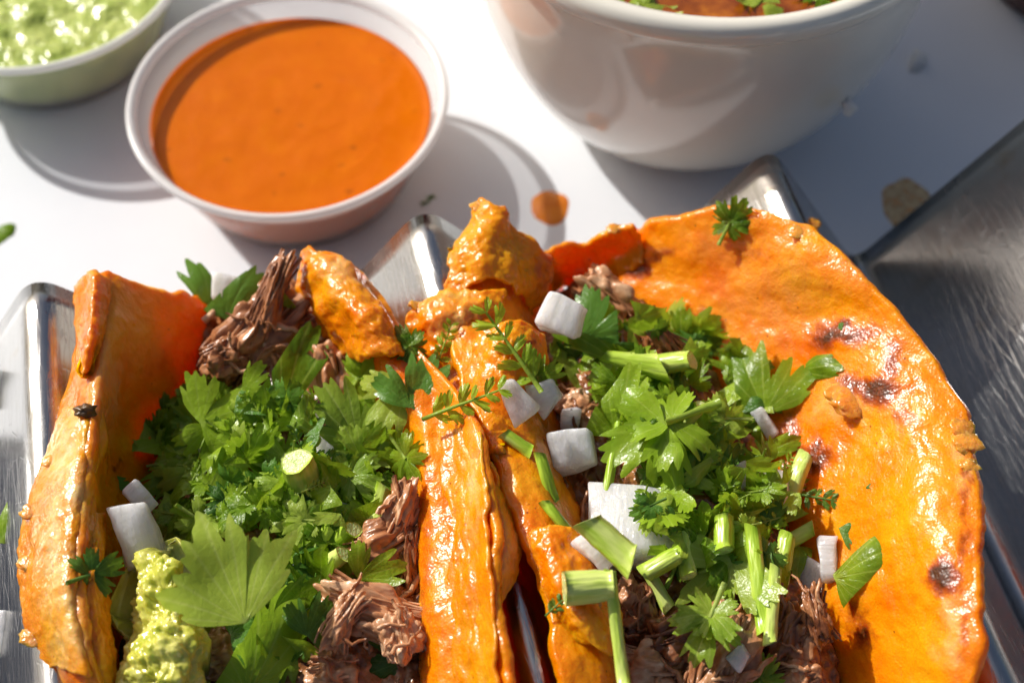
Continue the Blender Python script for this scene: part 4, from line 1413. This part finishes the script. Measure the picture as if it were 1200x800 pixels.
leaf(838, 690, 96, 245, 'pale', 'fan', 0, 'upper serrated leaf of the cascade over the beef', 0.45, 0.0, 0.2)
leaf(828, 738, 84, 255, 'pale', 'sprig', 1, 'lower serrated leaf of the cascade over the beef', 0.4, 0.0, 0.2)
leaf(862, 660, 70, 230, 'mid', 'piece', 2, 'smooth leaf at the top of the cascade', 0.5)
leaf(965, 584, 46, 350, 'dark', 'feather', 1, 'dark feathery bit on the inner wall of the charred taco', 0.12, 0, 0, 0.5)
leaf(860, 254, 50, 60, 'mid', 'sprig', 3, 'small lobed sprig on the far rim of the charred taco', 0.06)
leaf(602, 412, 88, 125, 'mid', 'feather', 2, 'feathery sprig lying on the rounded orange flap', 0.12)
leaf(638, 438, 46, 40, 'mid', 'sprig', 4, 'small sprig above the onion wedge', 0.2)
leaf(895, 790, 50, 60, 'mid', 'sprig', 0, 'small sprig on the beef at the front of the charred taco', 0.2)
leaf(656, 706, 36, 40, 'dark', 'feather', 0, 'tiny dark sprig on the drooping yellow flap', 0.06)
leaf(812, 390, 70, 30, 'mid', 'sprig', 1, 'jagged sprig fanning out on the inner tortilla wall', 0.25)
leaf(915, 522, 50, 20, 'mid', 'strip', 5, 'curled leaf scrap right of the translucent onion dice', 0.2)
leaf(988, 630, 30, 300, 'dark', 'piece', 6, 'leaf crumb above the long leaf strip', 0.06, 0, 0, 0.6)
leaf(1018, 567, 12, 10, 'dark', 'piece', 0, 'tiny leaf fleck on the yellow tortilla', 0.02, 0, 0, 0.9)
leaf(985, 382, 16, 70, 'dark', 'strip', 0, 'tiny leaf fleck above the charred patch', 0.02, 0, 0, 0.9)
leaf(690, 345, 26, 20, 'mid', 'strip', 4, 'green scrap on the pinkish beef slice', 0.05)
leaf(700, 408, 100, 150, 'mid', 'strip', 0, 'narrow curled leaf crossing above the pale wedge', 0.6, 0.2, 0.2, 0.0, (0.6, 1, 1))

# stems
def stem(x, y, length, width, phi, label, lift=0.35, bend=0.03, cut0=0.3, cut1=-0.4, tx=0.0, ty=0.0, hug=0.1, name='cut_stem', r1=None, seg=14):
    me = stem_mesh('cut_stem', length / 75.0, width / 175.0, bend + 0.03 * math.sin(x), cut0, cut1, seg, r1)
    return put(name, me, x, y, 75, phi, tx, ty, lift, label, 'stem', None, hug)


stem(350, 551, 40, 46, 100, 'biggest round stem slice on the cilantro heap, cut face up', 0.95, 0, 0.2, 0.2, 0.15, -1.2)
stem(406, 626, 30, 28, 70, 'round stem slice on beef by the rim, the darker one', 0.4, 0, 0.1, 0.1, 0.2, -1.5)
stem(392, 657, 34, 28, 60, 'round stem slice with pale wet cut face', 0.45, 0, 0.1, 0.1, 0.1, -1.4)
stem(376, 637, 46, 18, 65, 'thin stem stub beside the two round slices', 0.45, 0)
stem(445, 588, 40, 24, 75, 'pale stem behind the upright leaf by the beef', 0.3, 0)
stem(714, 634, 72, 40, 138, 'thick pale green scallion piece on the biggest onion dice', 0.42, 0.0, 0.5, -0.5)
stem(690, 686, 58, 44, 4, 'stubby wide scallion tube on the rim of the charred taco', 0.35, 0.0, 0.0, 0.0)
stem(718, 535, 130, 13, 82, 'thin upright stem standing before the onion cube', 0.75, 0.02, 0.3, 0.3, 0.0, 0.4)
stem(722, 738, 140, 17, 96, 'long thin stem running down from the scallion tube', 0.35, -0.03)
stem(803, 650, 54, 23, 98, 'upright stem stub left of the cascade', 0.55, 0, 0.2, 0.2, 0.0, 0.3)
stem(848, 625, 44, 27, 88, 'fat pale stem stub above the cascade', 0.65, 0, 0.3, 0.1, 0.0, 0.5)
stem(888, 676, 126, 21, 97, 'longest upright green stem over the beef', 0.55, 0.01, 0.6, -0.6, 0.0, 0.3)
stem(905, 708, 92, 17, 86, 'shorter stem leaning beside the longest upright stem', 0.45, 0.0, 0.5, -0.5, 0.0, 0.2)
stem(776, 660, 50, 26, 30, 'leaf green stem piece touching the biggest onion dice', 0.4, 0.05)
stem(772, 692, 50, 18, 120, 'cut stem slanting over dark beef', 0.35, 0.0)
stem(640, 560, 60, 17, 105, 'dark stem bending down the left rim of the charred taco', 0.12, 0.1)
stem(655, 610, 56, 15, 128, 'bent lower end of the dark stem on the rim', 0.12, 0.12)
stem(606, 519, 40, 18, 145, 'short green stem stub on the rim between tacos', 0.12, 0.0)
stem(742, 424, 72, 34, 168, 'pale green scallion wedge under the narrow curled leaf', 0.75, 0.0, 0.8, -0.6, r1=0.08)
stem(790, 425, 46, 28, 20, 'green scallion ring in the middle of the charred taco heap', 0.7, 0.0, 0.2, 0.2, -0.3, -0.6)
stem(812, 486, 36, 18, 70, 'round green stem nub beside the big curled leaf', 0.8, 0, 0.2, 0.2, 0.2, -1.0)
stem(930, 570, 80, 24, 70, 'hollow pale stem leaning on the inner wall near the onion dice', 0.35, 0.15)
stem(936, 628, 40, 20, 30, 'short yellowish stem stub near the inner wall', 0.35, 0.0)
stem(918, 655, 60, 24, 80, 'shaded stem behind the pinkish onion sliver', 0.25, 0.1)

# ------------------------------------------------------------------ crumbs and spills around
def blot(name, x, y, rx, ry, mat, label, seed, h=0.03, cat='spill', ring=False):
    c = at(x, y, 0)
    v, f = [], []
    n_, k_ = 8, 48
    v.append((c.x, c.y, h))
    for i in range(1, n_ + 1):
        for k in range(k_):
            a = 2 * math.pi * k / k_
            w = 1 + 0.16 * noise.noise((math.cos(a) * 1.5 + seed, math.sin(a) * 1.5, seed))
            q = i / n_
            z = h * (1 - q ** 3) if not ring else h * (0.35 + 0.65 * q ** 2 if i < n_ else 0)
            v.append((c.x + rx * w * q * math.cos(a), c.y + ry * w * q * math.sin(a), z + 0.002))
    for k in range(k_):
        f.append((0, 1 + k, 1 + (k + 1) % k_))
    for i in range(n_ - 1):
        for k in range(k_):
            a, b = 1 + i * k_ + k, 1 + i * k_ + (k + 1) % k_
            f.append((a, a + k_, b + k_, b))
    obj(name, v, f, mat, label=label, cat=cat)
    solid(v, f)


blot('sauce_drop', 645, 243, 0.44, 0.5, M_DROP, 'round orange sauce drop on the table behind the right taco', 3, 0.06)
blot('oil_stain', 1065, 243, 0.6, 0.85, M_OIL, 'dried orange oil stain on the table in the bowl shadow', 7, 0.012, 'stain', True)
leaf(12, 279, 62, 330, 'mid', 'piece', 7, 'green leaf scrap on the table near the left steel ridge', 0.03, 0, 0, 0.9)
leaf(506, 236, 18, 90, 'dark', 'piece', 1, 'tiny dark leaf scrap on the table behind the middle ridge', 0.02, 0, 0, 0.9)
onion(1075, 76, 16, 34, 75, 'white onion chip on the table beyond the bowl shadow', 0.14, lift=0.07, group=None)
onion(992, 118, 18, 36, 118, 'onion chip on the table in the deep bowl shadow', 0.14, lift=0.07)
onion(-2, 452, 22, 50, 92, 'flat onion chip lying on the steel beside the left ridge', 0.12, lift=0.06)
onion(0, 742, 20, 52, 88, 'yellowish onion chip low on the steel beside the left taco', 0.12, lift=0.06)
v, f = chunk_mesh(0.16, 77, 3, 0.6, (1, 0.8, 0.8), 1.5)
p, n_ = lay(100, 482, 0.08)
obj('charred_crumb', [tuple(Vector(q) + p) for q in v], f, M_CHARRED, label='burnt black crumb on the left taco rim', cat='crumb')

# herbs afloat in the broth, more where the spoon pushed them
rnd = random.Random(4)
for k in range(44):
    a, r = rnd.uniform(0, 6.28), 4.35 * math.sqrt(rnd.uniform(0.05, 1))
    if k % 2:
        a, r = rnd.uniform(-2.3, -0.9), rnd.uniform(3.5, 4.45)
    q = Vector((bc.x + r * math.cos(a), bc.y + r * math.sin(a), 6.0))
    tone = rnd.choice(['mid', 'pale', 'mid'])
    o = bpy.data.objects.new('floating_herb', rnd.choice(LV[tone]['piece']))
    COL.objects.link(o)
    s = rnd.uniform(0.5, 1.0)
    o.matrix_basis = Matrix.Translation(q * CM) @ Matrix.Rotation(rnd.uniform(0, 6.28), 4, 'Z') @ Matrix.Rotation(rnd.uniform(-0.4, 0.4), 4, 'X') @ Matrix.Diagonal((s, s, s, 1))
    tag(o, TONE[tone] + (' herb scrap floating near the broth edge' if r > 3.5 else ' herb scrap floating in the broth middle'), 'herb', 'herbs floating on the broth')

# tall unseen shape added behind the bowl, only to shade the table beyond
M_SHADE_CASTER = m_simple('dark_red_shade_caster', [(0.3, (0.10, 0.012, 0.012)), (0.7, (0.16, 0.02, 0.018))], 1.0, 0.08, 0.5, bscale=1.0, bstr=0.02)
gp = [(0, 0.0), (2.7, 0.0), (2.85, 0.1)] + [(2.85 + 0.55 * k / 8, 0.1 + 15.0 * k / 8) for k in range(1, 9)] + [(3.3, 15.15), (3.2, 14.9), (3.1, 13.8), (0, 13.8)]
v, f = lathe(gp, Vector((-1.2, 34.6, 0)), 64)
obj('added_shade_caster', v, f, M_SHADE_CASTER, label='tall dark red shape added out of view behind the bowl for its shade', cat='shade caster')
dp = [(0, 0.0), (2.0, 0.0), (2.15, 0.1)] + [(2.15 + 0.9 * (k / 8) ** 0.7, 0.1 + 3.2 * k / 8) for k in range(1, 9)] + [(2.95, 3.35), (2.8, 3.2), (2.5, 2.7), (0, 2.6)]
M_DISH = m_simple('dark_brown_clay', [(0.3, (0.05, 0.012, 0.008)), (0.7, (0.10, 0.03, 0.018))], 2.0, 0.3, 0.4)
d0 = at(1196, 12, 0)
v, f = lathe(dp, Vector((d0.x + 1.5, d0.y + 1.2, 0)), 64)
obj('clay_dish', v, f, M_DISH, label='dark reddish brown dish at the table corner beyond the bowl', cat='dish')
